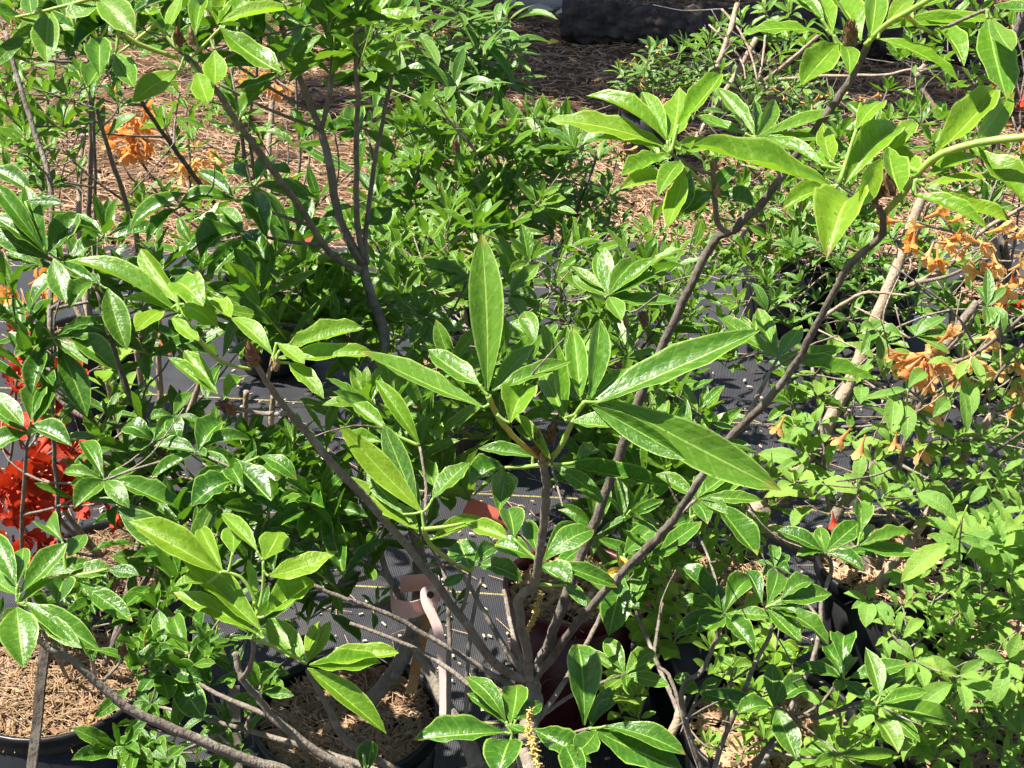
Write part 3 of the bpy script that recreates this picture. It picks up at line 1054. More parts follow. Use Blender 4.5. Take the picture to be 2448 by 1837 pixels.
def pot(px, py, h, r, label, mat='black_plastic', soil='needle', n_litter=1, group='black nursery pots'):
    p = on_height(px, py, h)
    base = Vector((p.x, p.y, 0.012))
    H = h - 0.012
    rt = thing('nursery_pot' if mat == 'black_plastic' else 'red_pot', label, 'pot', base, group)
    key = (round(h, 3), round(r, 3), mat)
    if key not in POTMESH:
        rb = r * 0.80
        body = lathe([(0.001, 0.004), (rb * 0.96, 0.0), (rb, 0.008), (r * 0.965, H - 0.024), (r * 0.935, H - 0.024), (rb * 0.95, 0.02), (0.001, 0.02)])
        rim = lathe([(r * 0.967, H - 0.026), (r * 1.005, H - 0.024), (r * 1.015, H - 0.004), (r * 1.0, H), (r * 0.96, H - 0.001), (r * 0.938, H - 0.006), (r * 0.938, H - 0.03)])
        g = Geo()
        pts = []
        for k in range(17):
            t = k / 16
            a = math.pi * t
            x, z = -math.cos(a) * 0.028, 0.03 + (math.sin(a) ** 0.8) * 0.075
            rr = rb + (r * 0.965 - rb) * (z - 0.008) / (H - 0.032) + 0.0004
            an = x / rr
            pts.append(Vector((rr * math.sin(an), -rr * math.cos(an), z)))
        vs, fs = tube(pts, [0.0014] * len(pts), 5)
        POTMESH[key] = (mesh_from('body', *body, M[mat]), mesh_from('rim', *rim, M[mat]), mesh_from('panel_ridge', vs, fs, M[mat]))
    b, ri, pr = POTMESH[key]
    for nm, me in (('body', b), ('rim', ri)):
        o = bpy.data.objects.new(nm, me); col.objects.link(o); o.parent = rt
    for k in range(9):
        o = bpy.data.objects.new('panel_ridge', pr); col.objects.link(o); o.parent = rt
        o.rotation_euler = (0, 0, k * 2 * math.pi / 9 + px * 0.01)
    # soil, slightly mounded
    zs = H - 0.030
    vs, fs = [Vector((0, 0, zs + 0.012))], []
    n, rings = 28, 7
    for i in range(1, rings + 1):
        for j in range(n):
            a = 2 * math.pi * j / n; rr = r * 0.945 * i / rings
            x, y = rr * math.cos(a), rr * math.sin(a)
            vs.append(Vector((x, y, zs + 0.012 * (1 - (i / rings) ** 2) + (0.006 * mnoise.noise((x * 40 + px, y * 40, 0)) if i < rings else 0))))
    fs += [(0, 1 + j, 1 + (j + 1) % n) for j in range(n)]
    for i in range(rings - 1):
        for j in range(n):
            k = (j + 1) % n
            fs.append((1 + i * n + j, 1 + (i + 1) * n + j, 1 + (i + 1) * n + k, 1 + i * n + k))
    o = bpy.data.objects.new('soil', mesh_from('soil', vs, fs, M['soil'])); col.objects.link(o); o.parent = rt
    rn = random.Random(int(px * 7 + py))

    def sp():
        a = rn.uniform(0, 6.28); rr = r * 0.9 * math.sqrt(rn.random())
        return Vector((rr * math.cos(a), rr * math.sin(a), zs + 0.008 + 0.010 * (1 - (rr / r) ** 2)))
    gn, gc, gp = Geo(), Geo(), Geo()
    for _ in range(int((620 if soil == 'needle' else 300) * n_litter)):
        q = sp()
        if soil == 'needle' and rn.random() < 0.35:
            q += Vector((0, 0, rn.uniform(0, .012)))
        needle_geo(gn, q, rn.uniform(.02, .055), .0013, rn, 0.45, .002)
    for _ in range(int((260 if soil == 'needle' else 420) * n_litter)):
        chip_geo(gc, sp(), rn.uniform(.005, .018) * rn.choice((1, 1, 1, 2.2)), rn.uniform(.004, .013), rn.uniform(.002, .007), rn, 0.6)
    for _ in range(int(45 * n_litter)):
        chip_geo(gp, sp(), rn.uniform(.006, .024), rn.uniform(.004, .012), .003, rn, 0.5)
    for nm, g, m in (('pine_needles', gn, 'needle' if soil == 'needle' else 'needle_brown'), ('bark_bits', gc, 'chip'), ('pale_bits', gp, 'chip_pale')):
        if g.v:
            o = bpy.data.objects.new(nm, g.mesh(nm, M[m], False)); col.objects.link(o); o.parent = rt
            o['kind'] = 'stuff'
    return base + Vector((0, 0, zs + 0.010))


bA = pot(135, 1612, .24, .118, 'black nursery pot of pale pine needles with a flat stake before it', 'black_plastic', 'needle', 1.5)
bB = pot(828, 1700, .235, .112, 'black nursery pot of reddish bark holding the trunk tied with pink ribbon', 'black_plastic', 'bark', 1.6)
bC = pot(1368, 1392, .22, .094, 'dark red plastic pot behind the fan of grey stems', 'red_plastic', 'bark', 0.6, None)
bE = pot(275, 1335, .22, .106, 'black nursery pot under the scarlet blossoms beside the cloth', 'black_plastic', 'needle', 1.0)
bD1 = pot(1715, 1395, .22, .105, 'black nursery pot in deep shade under lime green new shoots', 'black_plastic', 'bark', 0.6)
bD2 = pot(2140, 1335, .22, .110, 'black nursery pot at the foot of the thick leaning brown stems', 'black_plastic', 'bark', 0.8)
bD3 = pot(2335, 1735, .22, .110, 'black nursery pot under the pale downy leaved shrub', 'black_plastic', 'bark', 0.8)
bD4 = pot(1845, 1725, .22, .108, 'black nursery pot with a bristly lime shoot sprouting over its bark', 'black_plastic', 'bark', 0.8)
bD5 = pot(2475, 1500, .22, .110, 'shiny black pot cut by the picture edge beside downy leaves', 'black_plastic', 'bark', 0.5)
bF1 = pot(1895, 575, .20, .112, 'black nursery pot far back below small leaved evergreen twigs', 'black_plastic', 'bark', 0.4)
bF2 = pot(2100, 605, .20, .105, 'black nursery pot far back behind the peach coloured blossoms', 'black_plastic', 'bark', 0.4)
bF3 = pot(2400, 705, .20, .105, 'black nursery pot far back by the wilted orange truss', 'black_plastic', 'bark', 0.4)
bM1 = pot(1130, 860, .20, .105, 'black nursery pot hidden behind the tall central leaf whorl', 'black_plastic', 'bark', 0.4)
bM2 = pot(1490, 900, .20, .105, 'black nursery pot among tangled bare twigs behind the long dark leaf', 'black_plastic', 'bark', 0.4)
bP1 = Vector((0.02, 1.00, .22))
bP1 = pot(1290, 2276, .24, .118, 'black nursery pot below the view under the fan of grey stems', 'black_plastic', 'bark', 0.5)
bBR = pot(1730, 2010, .24, .112, 'black nursery pot below the view under glossy low branches', 'black_plastic', 'bark', 0.5)
bTL = pot(215, 800, .20, .100, 'black nursery pot behind the dark drooping whorl over scarlet blossoms', 'black_plastic', 'needle', 0.5)

GAPS += [(WT('C2', x, y, 1.65), .034) for x, y in ((600, 560), (610, 700), (645, 850), (660, 1000), (665, 1150))]
GAPS += [(WT('C1', x, y, 1.16), .05) for x, y in ((1100, 230), (1400, 500), (1800, 300), (1900, 560), (2200, 950))]
GAPS += [(W(x, y, 1.78), .035) for x, y in ((880, 1760), (960, 1740), (150, 1700), (250, 1640), (60, 1120), (140, 1130))]
# ------------------------------------------------------------------ 1 the big shrub in the middle
P1 = Plant('azalea_shrub', 'large glossy azalea whose grey stems fan out below a tall upright leaf whorl', 'shrub', bP1, 'azalea shrubs in pots')
NODE = ('C2', 1215, 1110)
zn = 1.35
P1.stem([bP1, W(1272, 1950, 1.27), W(1262, 1760, 1.32), WT('C2', 1240, 1230, 1.345), WT('C2', 1215, 1100, zn)], .011, .0075)
P1.tstem([NODE, ('C2', 1000, 1000), ('C2', 760, 680), ('C2', 430, 240), ('B1', 2130, 1330), ('B1', 1940, 1110), ('B1', 1830, 985), ('B1', 1735, 850), ('B1', 1630, 690)], zn, 1.16, 22, 15)
P1.tstem([NODE, ('C2', 1060, 900), ('C2', 930, 680), ('C2', 830, 500), ('C2', 690, 280)], zn, 1.36, 17, 9)
P1.tstem([NODE, ('C2', 1110, 830), ('C2', 1045, 520)], zn, 1.42, 15, 10)
P1.tstem([NODE, ('C2', 1195, 930), ('C2', 1140, 650), ('C2', 1150, 560), ('C2', 1240, 480), ('C2', 1275, 280), ('C2', 1310, 0), ('B2', 1315, 1440), ('B2', 1290, 1310)], zn, 1.12, 24, 19)
P1.tstem([NODE, ('C2', 1300, 930), ('C2', 1400, 680), ('C2', 1460, 500), ('C2', 1560, 250), ('C2', 1650, 40), ('B2', 1740, 1400), ('B2', 1850, 1100), ('B2', 2010, 700), ('B2', 2160, 380), ('A3', 200, 1560), ('A3', 350, 1460), ('A3', 560, 1240), ('A3', 760, 960), ('A3', 960, 700), ('A3', 1130, 420), ('A3', 1260, 150), ('A3', 1380, -60)], zn, 1.13, 26, 17, 'bark_dark')
P1.tstem([NODE, ('C2', 1330, 980), ('C2', 1500, 750), ('C2', 1820, 390), ('C2', 2060, 150), ('B3', 0, 1620), ('B3', 290, 1200), ('B3', 560, 930), ('B3', 740, 680), ('B3', 900, 380), ('B3', 1080, 60), ('A3', 1290, 1500), ('A3', 1270, 1330)], zn, 1.04, 21, 17, 'bark_dark')
P1.tstem([('A3', 300, 1490), ('A3', 235, 1430), ('A3', 215, 1250), ('A3', 205, 1100)], 1.20, 1.14, 15, 12)
P1.tstem([('C2', 1150, 1165), ('C2', 1020, 1090), ('C2', 800, 955), ('C2', 520, 790), ('C2', 280, 660), ('C2', 30, 575), ('C1', 1960, 470)], zn, 1.32, 15, 10)
P1.tstem([('C2', 1100, 1310), ('C2', 860, 1150), ('C2', 600, 960), ('C2', 330, 830), ('C2', 60, 730)], 1.33, 1.36, 14, 9)
P1.tstem([('C2', 1240, 1380), ('C2', 1380, 1190), ('C2', 1540, 920), ('C2', 1660, 690), ('C2', 1760, 430)], 1.33, 1.42, 16, 9)
P1.tstem([('S', 1262, 1800), ('S', 1000, 1868), ('C2', 20, 1650), ('C1', 1800, 1380), ('C1', 1640, 1190), ('C1', 1550, 1080), ('C1', 1500, 920)], 1.30, 1.26, 26, 15)
P1.tstem([('S', 1262, 1830), ('S', 900, 1900), ('C1', 1720, 1650), ('C1', 1300, 1490), ('C1', 870, 1300), ('C1', 700, 1180), ('C1', 580, 1070), ('C1', 440, 950), ('C1', 280, 870), ('C1', 130, 620)], 1.29, 1.16, 30, 14)
P1.tstem([('S', 1000, 1868), ('C2', 60, 1500), ('C1', 2110, 1290), ('C1', 2050, 1180), ('C1', 1970, 1030)], 1.27, 1.22, 20, 14)
P1.tstem([('C1', 640, 1120), ('C1', 720, 1040), ('C1', 790, 960)], 1.24, 1.25, 9, 7)
P1.tstem([('C1', 1550, 1090), ('C1', 1610, 980), ('C1', 1625, 830)], 1.26, 1.17, 13, 11)
P1.tstem([('C1', 1625, 835), ('C1', 1645, 700), ('C1', 1620, 560), ('C1', 1540, 440), ('C1', 1420, 400)], 1.17, 1.16, 11, 8, 'green_stem', 'shoot')
P1.tstem([('C1', 1640, 690), ('C1', 1680, 520), ('C1', 1685, 330)], 1.165, 1.16, 9, 7, 'green_stem', 'shoot')
P1.tstem([('C1', 1625, 835), ('C1', 1800, 900), ('C1', 1965, 990)], 1.17, 1.18, 9, 8, 'green_stem', 'shoot')
P1.bud(WT('C1', 785, 940, 1.25), .010)
# centre whorl: two green shoots and a red-brown bud
ct = ('B2', 1290, 1310)
P1.tstem([ct, ('B2', 1180, 1230), ('B2', 1080, 1130), ('B2', 1000, 1020), ('B2', 945, 900)], 1.12, 1.07, 13, 15, 'green_stem', 'shoot')
P1.tstem([('B2', 1320, 1330), ('B2', 1400, 1240), ('B2', 1460, 1120), ('B2', 1500, 1030), ('B2', 1560, 940)], 1.12, 1.08, 15, 12, 'green_stem', 'shoot')
P1.whorl('B2', 950, 900, 1.07, [
    (905, -140, 215, 940, 870), (125, 612, 215, 915, 975), (560, 605, 190, 890, 830), (818, 150, 95, 930, 880), (1245, 572, 120, 970, 870),
    (1478, 680, 135, 980, 870)], L=.11, kind='mid', twig=False)
P1.whorl('B2', 1000, 1020, 1.05, [(1195, 822, 240, 1085, 1075)], L=.075, kind='young', twig=False)
P1.whorl('B2', 1330, 1320, 1.10, [(1080, 1003, 85, 1345, 1310)], L=.06, kind='young', twig=False)
P1.whorl('B2', 1560, 940, 1.08, [
    (2690, 480, 225, 1590, 965), (2825, 1510, 170, 1720, 930), (2210, 1310, 120, 1600, 960), (1490, 470, 150, 1535, 930), (1660, 405, 110, 1590, 925),
    (1352, 490, 110, 1440, 1040), (1835, 725, 130, 1565, 930), (1290, 740, 150, 1440, 1060), (1745, 1100, 160, 1480, 1070)], L=.115, kind='mid', twig=False)
P1.whorl('B2', 1740, 1100, 1.13, [(2690, 1270, 130, 1640, 950)], L=.11, kind='mid', twig=False)
P1.whorl('B2', 1310, 1340, 1.14, [(1690, 1600, 130, 1350, 1350), (2120, 1480, 150, 1370, 1340), (1640, 1240, 110, 1500, 1330), (830, 1480, 190, 1050, 1360), (880, 1240, 110, 1230, 1290), (1010, 1650, 170, 1060, 1390)], L=.09, twig=False)
P1.bud(WT('B2', 1275, 1260, 1.115), .014)
P1.bud(WT('B2', 1335, 1180, 1.12), .012)
P1.bud(WT('B2', 1290, 1330, 1.115), .010, True)
# left shoot (whorl over the cut bud)
P1.tstem([('B1', 1610, 730), ('B1', 1480, 705), ('B1', 1370, 650), ('B1', 1260, 520), ('B1', 1150, 380)], 1.16, 1.13, 8, 13, 'green_stem', 'shoot')
P1.whorl('B1', 1150, 370, 1.13, [
    (430, 38, 185, 1140, 370), (900, -40, 110, 1172, 330), (1300, 330, 230, 1120, 180), (790, 288, 100, 1130, 375), (870, 490, 175, 1050, 350),
    (1392, 462, 190, 1170, 330), (1482, 402, 150, 1290, 300), (1275, 552, 100, 1095, 395)], L=.095, kind='young', twig=False)
P1.whorl('B1', 1400, 900, 1.18, [(1178, 610, 120), (1072, 655, 80), (1560, 800, 110, 1430, 930)], L=.075, kind='young', twig=False)
P1.stem([WT('B1', 1830, 1015, 1.17), WT('B1', 1680, 1015, 1.18), WT('B1', 1530, 985, 1.19)], .0022, .0018)
P1.bud(WT('B1', 1500, 1000, 1.185), .013, False, Vector((-.5, -.3, .5)).normalized())
P1.bud(WT('B1', 1630, 700, 1.155), .015, False, Vector((-.15, -.1, 1)).normalized())
P1.whorl('B1', 1740, 670, 1.15, [
    (1478, 402, 140, 1745, 640), (2330, 470, 185, 1790, 610), (2400, 632, 120, 1760, 665), (2075, 922, 125, 1850, 690), (1950, 700, 110, 1770, 560)], L=.09, kind='young')
P1.bud(WT('B1', 1760, 740, 1.15), .009, True)
# whorls below the centre
P1.whorl('C2', 1265, 335, 1.24, [
    (1625, 135, 185, 1300, 330), (1540, 120, 150, 1300, 325), (1472, 500, 190, 1290, 365), (1775, 505, 120, 1300, 345), (1578, 632, 90, 1440, 490), (985, 230, 165, 1240, 320), (1190, 70, 110, 1262, 290),
    (1075, 0, 170, 1110, 190)], L=.085)
P1.whorl('C2', 830, 395, 1.30, [(760, 195, 210, 835, 390), (1165, 462, 140, 865, 360), (655, 492, 80, 805, 410), (1000, 245, 120, 840, 370)], L=.08)
P1.tstem([('C2', 830, 400), ('C2', 690, 320), ('C2', 570, 220), ('C2', 530, 120)], 1.30, 1.24, 10, 12, 'green_stem', 'shoot')
P1.whorl('C2', 535, 130, 1.24, [
    (910, 58, 120, 590, 195), (1075, 190, 130, 800, 90), (-8, -540, 165, 520, 20), (330, -20, 120, 500, 160), (0, -230, 120, 490, 130)], L=.10, kind='young', twig=False)
P1.whorl('B2', 540, 1640, 1.24, [(275, 1082, 165, 500, 1640), (823, 1328, 170, 590, 1560), (168, 1398, 120, 400, 1660), (400, 1430, 110, 520, 1680)], L=.09, twig=False)
P1.whorl('B2', 505, 1220, 1.27, [(225, 800, 120, 505, 1215), (80, 950, 120, 300, 1120), (0, 1170, 110, 270, 1200)], L=.085, kind='young')
P1.whorl('C2', 1830, 400, 1.40, [(1715, 812, 215, 1810, 440), (2035, 88, 165, 1815, 285)], L=.085)
# bottom whorls
P1.whorl('C2', 1100, 1430, 1.20, [
    (465, 1478, 205, 1050, 1430), (798, 1075, 160, 1060, 1360), (808, 1180, 90, 1060, 1380), (1130, 1125, 185, 1090, 1370), (1292, 1242, 130, 1120, 1350),
    (1005, 1720, 260, 1090, 1480), (1605, 1625, 185, 1240, 1410), (1180, 1430, 110, 1070, 1380)], L=.085)
P1.whorl('C2', 1590, 1405, 1.18, [
    (1518, 865, 240, 1560, 1385), (1505, 1030, 85, 1600, 1375), (1755, 1135, 110, 1590, 1400), (1760, 1235, 90, 1600, 1400), (1500, 1560, 180, 1640, 1420),
    (2200, 1680, 320, 1620, 1410), (2210, 1575, 170, 1700, 1390), (1560, 1800, 170, 1440, 1520)], L=.10)
P1.whorl('C2', 1820, 1060, 1.40, [(1698, 828, 130), (2008, 908, 140), (2108, 1130, 120), (1590, 900, 80), (1830, 1155, 90), (1880, 1200, 90), (1690, 1150, 100), (1960, 1010, 70)], L=.065, kind='mid')
P1.whorl('C2', 150, 1580, 1.22, [(200, 1490, 150, 160, 1700)], L=.05)
# lower-left whorls
P1.whorl('C1', 1690, 830, 1.16, [
    (818, 82, 215, 1410, 405), (1148, 302, 195, 1670, 780), (1108, 535, 150, 1645, 800), (1112, 500, 110, 1320, 480), (1418, 30, 110, 1645, 270),
    (1490, 95, 170, 1490, 280), (1790, 145, 210, 1690, 325), (2165, 268, 180, 1720, 430), (2010, 462, 220, 1690, 690), (1285, 125, 110, 1425, 395), (1590, 318, 70, 1625, 600)], L=.10, kind='young', twig=False)
P1.whorl('C1', 1965, 990, 1.18, [(1712, 700, 200, 1955, 985), (2115, 718, 120), (2556, 922, 165, 1980, 1000), (2440, 985, 170, 1985, 1005), (2475, 1442, 165, 1965, 1020), (2040, 720, 90)], L=.09, kind='young', twig=False)
P1.whorl('C1', 110, 600, 1.15, [
    (150, 1018, 255, 107, 630), (642, 908, 180, 160, 600), (525, 892, 130, 180, 620), (432, 218, 175, 130, 540), (-50, 150, 165, 108, 500),
    (150, 250, 140, 112, 480), (-80, 400, 140, 105, 545), (352, 448, 90, 130, 600)], L=.085, kind='mid', twig=False)
P1.whorl('C1', 425, 435, 1.22, [(368, 612, 205, 410, 455), (712, 385, 150, 440, 430), (888, 420, 110, 690, 385), (850, 722, 150, 510, 470), (285, 120, 170, 400, 210), (535, 165, 140, 440, 310), (590, 340, 110, 270, 440)], L=.08)
P1.whorl('C1', 1080, 1010, 1.30, [
    (1078, 1222, 150, 1020, 1035), (1302, 1345, 195, 1110, 1065), (1300, 1100, 160, 1085, 1015), (1125, 885, 120, 860, 955), (835, 1030, 110, 890, 950),
    (850, 860, 90, 870, 960), (960, 1090, 120)], L=.07)
P1.whorl('C1', 1210, 930, 1.33, [(925, 770, 150, 1050, 880), (1450, 935, 120), (1385, 800, 120), (1060, 775, 140), (1020, 650, 120, 1040, 880), (1110, 690, 130)], L=.065)
for (x, y, s) in ((965, 1250, 125), (1430, 1410, 150), (860, 1560, 170), (1065, 1600, 170), (1740, 1080, 120), (960, 1620, 150), (1520, 1590, 110), (330, 1180, 0)):
    if s:
        P1.whorl('C1', x, y, 1.42 if y < 1500 else 1.34, [(x + s * math.cos(a + x) * P1.rnd.uniform(.8, 1.15), y + s * 0.8 * math.sin(a + x), s * .52) for a in (0.2, 1.3, 2.5, 3.7, 4.6, 5.5)], L=.055)
# upper right whorls
P1.tstem([('A3', 1270, 1400), ('A3', 1420, 1240), ('A3', 1600, 1030), ('A3', 1830, 930), ('A3', 2250, 870)], 1.05, 0.98, 16, 20, 'green_stem', 'shoot')
P1.whorl('A3', 1010, 1180, 1.03, [
    (78, 928, 245, 955, 1190), (1412, 828, 235, 1040, 1190), (1292, 655, 170, 1120, 830), (908, 785, 120, 950, 1030), (790, 1000, 150, 960, 1100),
    (645, 1345, 140, 950, 1220), (930, 1660, 330, 1100, 1290), (1500, 785, 120, 1330, 990), (1130, 1320, 120, 1300, 1000), (550, 890, 120, 900, 1060)], L=.11, kind='young')
P1.whorl('A3', 1500, 1150, 1.02, [
    (1318, 908, 245, 1490, 1130), (2018, 575, 225, 1625, 985), (2135, 590, 110, 1900, 900), (2300, 1400, 260, 1840, 935), (2110, 1412, 165, 1500, 1260),
    (1965, 1468, 130, 1480, 1250), (2060, 1150, 120, 1560, 1190), (1900, 1000, 130, 1560, 1150), (1400, 1240, 170, 1330, 950)], L=.115, kind='young', twig=False)
P1.bud(WT('A3', 1235, 1280, 1.04), .015)
P1.bud(WT('A3', 1320, 1260, 1.035), .015)
P1.whorl('A3', 975, 225, 1.10, [
    (385, 220, 150, 925, 225), (630, -30, 130, 930, 190), (955, 25, 200, 1150, 270), (860, -20, 120, 970, 210), (1080, 480, 110, 1040, 300),
    (768, 545, 215, 1000, 285), (560, -60, 120, 900, 120)], L=.10, kind='young')
P1.bud(WT('A3', 1080, 290, 1.10), .014)
P1.tstem([('A3', 1180, 290), ('A3', 1300, 170), ('A3', 1430, 90), ('A3', 1620, -20)], 1.09, 1.05, 14, 14, 'green_stem', 'shoot')
P1.whorl('A3', 1290, 190, 1.08, [(1915, 190, 125), (2055, 130, 135, 1450, 110), (1782, 525, 185, 1260, 250), (1812, 425, 150, 1610, 215), (1480, 0, 120, 1320, 150), (1250, -40, 160, 1210, 260), (1720, -30, 120, 1480, 60)], L=.105, kind='young', twig=False)
P1.whorl('A3', 1960, 60, 1.04, [(2085, 640, 270, 1960, 120), (2120, 330, 130, 1990, 120), (2300, 40, 150, 2000, 40)], L=.12, kind='mid')
P1.whorl('A2', 2110, 980, 1.12, [
    (1328, 768, 195, 2075, 935), (1572, 615, 165, 2090, 910), (1630, 885, 100, 2060, 950), (1928, 588, 130, 2090, 900), (2170, 555, 215, 2110, 890),
    (2440, 475, 165, 2160, 800), (2360, 890, 190, 2180, 960), (1795, 1128, 165, 2110, 985), (2030, 1258, 145, 2180, 1040), (2095, 1460, 150, 2200, 1080), (1775, 1220, 130, 2100, 1160)], L=.10, kind='young')
P1.whorl('A3', 480, 880, 1.16, [(228, 558, 100), (602, 638, 90), (1045, 710, 125), (915, 885, 110), (108, 738, 120, 410, 855), (470, 640, 80), (800, 980, 100)], L=.09, kind='mid')
P1.whorl('A3', 200, 1230, 1.17, [(480, 1330, 150, 250, 1250), (-40, 1370, 170, 60, 1090), (350, 1060, 110), (20, 1380, 120)], L=.07)
for (x, y) in ((215, 1090), (230, 1260)):
    P1.bud(WT('A3', x, y, 1.15), .008, True)
P1.whorl('B3', 620, 655, 1.22, [(215, 365, 125, 600, 640), (490, 340, 120), (772, 448, 130), (1050, 595, 110), (1252, 802, 150, 640, 660), (540, 590, 120), (730, 720, 90)], L=.085, kind='mid')
P1.whorl('B3', 100, 1560, 1.24, [(430, 1395, 150), (350, 1380, 140), (525, 1575, 110), (140, 1400, 100), (300, 1660, 130), (-160, 1400, 120)], L=.075, kind='mid')
yl = bank('glossy')[3].copy(); yl.materials[0] = M['yellow_leaf']
for (a, b_) in (((1820, 385), (1695, 435)), ((1805, 390), (1790, 300))):
    lf = put('leaf', yl, P1.root, frame(WT('C2', *a, 1.36), WT('C2', *b_, 1.36), Vector((0.2, -.6, .8)), .010))
    lf['label'] = 'small yellowed leaf'
P1.at([(430, 1500), (375, 1455), (485, 1545), (525, 1480), (345, 1535), (560, 1600), (600, 1500), (450, 1600), (400, 1575), (500, 1640), (330, 1610), (620, 1650)], 1.36, .046, 6, 'glossy')
P1.at([(290, 1790), (360, 1800), (420, 1760), (330, 1730), (470, 1800), (560, 1740)], 1.42, .04, 6, 'glossy')
P1.at([(1480, 1400), (1540, 1330), (1420, 1260), (1590, 1260), (1500, 1230)], 1.42, .05, 6, 'glossy')
P1.bare(10, .07, .0010)
P1.finish()

# oak catkins caught in the leaves
def catkin(pts, label):
    g = Geo(); r = random.Random(len(label))
    path = smooth_path(pts, 9, 0.0006, r)
    vs, fs = tube(path, [.0009] * len(path), 5); g.add(vs, fs)
    for p in path:
        for _ in range(r.randint(3, 9)):
            bm_v, bm_f = tube([p + Vector((r.gauss(0, .0010), r.gauss(0, .0010), r.gauss(0, .0016))), p + Vector((r.gauss(0, .0022), r.gauss(0, .0022), r.gauss(0, .0022)))], [.0008 * r.uniform(.5, 1.3), .0005], 4)
            g.add(bm_v, bm_f)
    o = link('catkin', g.mesh('catkin', M['catkin'])); tagged(o, label, 'catkin')


catkin([WT('C2', 1215, 1300, 1.17), WT('C2', 1200, 1420, 1.16), WT('C2', 1235, 1520, 1.15), WT('C2', 1265, 1680, 1.14)], 'dry golden catkin draped over the bottom whorl of broad leaves')
catkin([WT('C2', 1268, 540, 1.31), WT('C2', 1255, 660, 1.32), WT('C2', 1215, 740, 1.32), WT('C2', 1185, 830, 1.325)], 'dry golden catkin hanging by the upright central stem')

# ------------------------------------------------------------------ 2 tall shrub in the ribbon pot
P2 = Plant('azalea_shrub', 'tall azalea with a forked grey trunk tied with a pink ribbon tag', 'shrub', bB, 'azalea shrubs in pots')
P2.tstem([('S', 872, 1690), ('C2', 280, 1130), ('C2', 400, 950), ('C2', 470, 760), ('C2', 505, 560), ('C2', 500, 300), ('C2', 470, 100), ('B2', 420, 1400), ('B2', 300, 1020), ('B2', 200, 780), ('B2', 290, 560), ('B2', 190, 250), ('B2', 140, 60)], 1.72, 1.78, 40, 22)
P2.tstem([('C2', 480, 720), ('C2', 380, 560), ('C2', 290, 400), ('C2', 230, 200), ('B1', 2200, 1500)], 1.71, 1.74, 20, 12)
P2.tstem([('C2', 450, 820), ('C2', 600, 1100), ('C2', 700, 1300), ('C2', 820, 1500), ('C2', 880, 1700)], 1.70, 1.62, 26, 44)
P2.tstem([('B2', 140, 60), ('A1', 2170, 1400), ('A1', 2110, 1050), ('A1', 2050, 830)], 1.78, 1.72, 24, 18)
P2.tstem([('A1', 2050, 830), ('A1', 1940, 560), ('A1', 1860, 330), ('A1', 1770, 80), ('A1', 1740, -40)], 1.72, 1.60, 17, 11)
P2.tstem([('A1', 2055, 830), ('A1', 2110, 600), ('A1', 2130, 300)], 1.72, 1.70, 16, 10)
P2.tstem([('A1', 2040, 825), ('A1', 1720, 700), ('A1', 1400, 540)], 1.72, 1.66, 9, 6)
P2.tstem([('A1', 2000, 715), ('A1', 1740, 570), ('A1', 1450, 370)], 1.71, 1.62, 9, 6)
P2.tstem([('B2', 150, 50), ('A2', 105, 1400), ('A2', 105, 900), ('A2', 110, 600), ('A2', 90, 230)], 1.78, 1.66, 16, 11)
P2.tstem([('B2', 170, 60), ('A2', 160, 1500), ('A2', 210, 1100), ('A2', 270, 780), ('A2', 330, 480)], 1.78, 1.72, 14, 9, 'bark')
P2.tstem([('B2', 120, 90), ('A1', 2110, 1620), ('A1', 1900, 1300), ('A1', 1600, 900), ('A1', 1400, 600), ('A1', 1260, 430), ('A1', 1180, 360)], 1.76, 1.40, 17, 15)
P2.tstem([('C2', 690, 1340), ('C2', 695, 900), ('C2', 690, 600), ('C2', 650, 340)], 1.60, 1.66, 13, 10)
P2.tstem([('C2', 800, 1420), ('C2', 815, 950), ('C2', 860, 620), ('C2', 910, 440)], 1.60, 1.66, 12, 9)
P2.whorl('A1', 1150, 330, 1.40, [
    (1802, 465, 205, 1410, 180), (1895, 60, 140, 1410, 150), (848, 655, 185, 1140, 460), (1372, 545, 165, 1372, 320), (1000, 80, 150, 930, 60), (1160, -40, 110, 1060, 200),
    (1450, -30, 150, 1390, 160), (1590, -20, 170, 1400, 150), (1300, 0, 130, 1250, 240), (860, 470, 140, 760, 340), (1330, 660, 150, 1260, 460)], L=.095, kind='young')
P2.bud(WT('A1', 1150, 290, 1.395), .013)
P2.bud(WT('A1', 1220, 290, 1.40), .012, True)
P2.tstem([('A1', 1130, 370), ('A1', 880, 280), ('A1', 700, 140), ('A1', 600, -40)], 1.40, 1.36, 12, 12, 'green_stem', 'shoot')
P2.whorl('A1', 760, 190, 1.37, [
    (640, 492, 175, 640, 250), (480, 195, 110, 100, 112), (300, 405, 185, 320, 70), (872, 232, 205, 620, -10), (420, 110, 190, 640, 20), (860, 560, 150, 740, 340), (560, 560, 170, 650, 420),
    (380, -30, 120, 480, 190), (200, 90, 120, 180, -40)], L=.09, kind='mid')
P2.whorl('A2', 90, 180, 1.64, [(400, 40, 110), (520, 205, 130, 200, 90), (190, -40, 110), (-60, 60, 110), (-20, -40, 110), (-90, 200, 90)], L=.085, kind='young')
P2.whorl('A2', 130, 340, 1.68, [(480, 295, 80), (380, 480, 110), (230, 440, 130), (-60, 480, 100), (-130, 330, 100), (160, 200, 100), (-190, 220, 110)], L=.08, kind='young')
P2.whorl('A2', 330, 480, 1.70, [(700, 570, 150, 330, 480), (600, 470, 110), (430, 600, 90), (-30, 560, 100), (120, 600, 90)], L=.08)
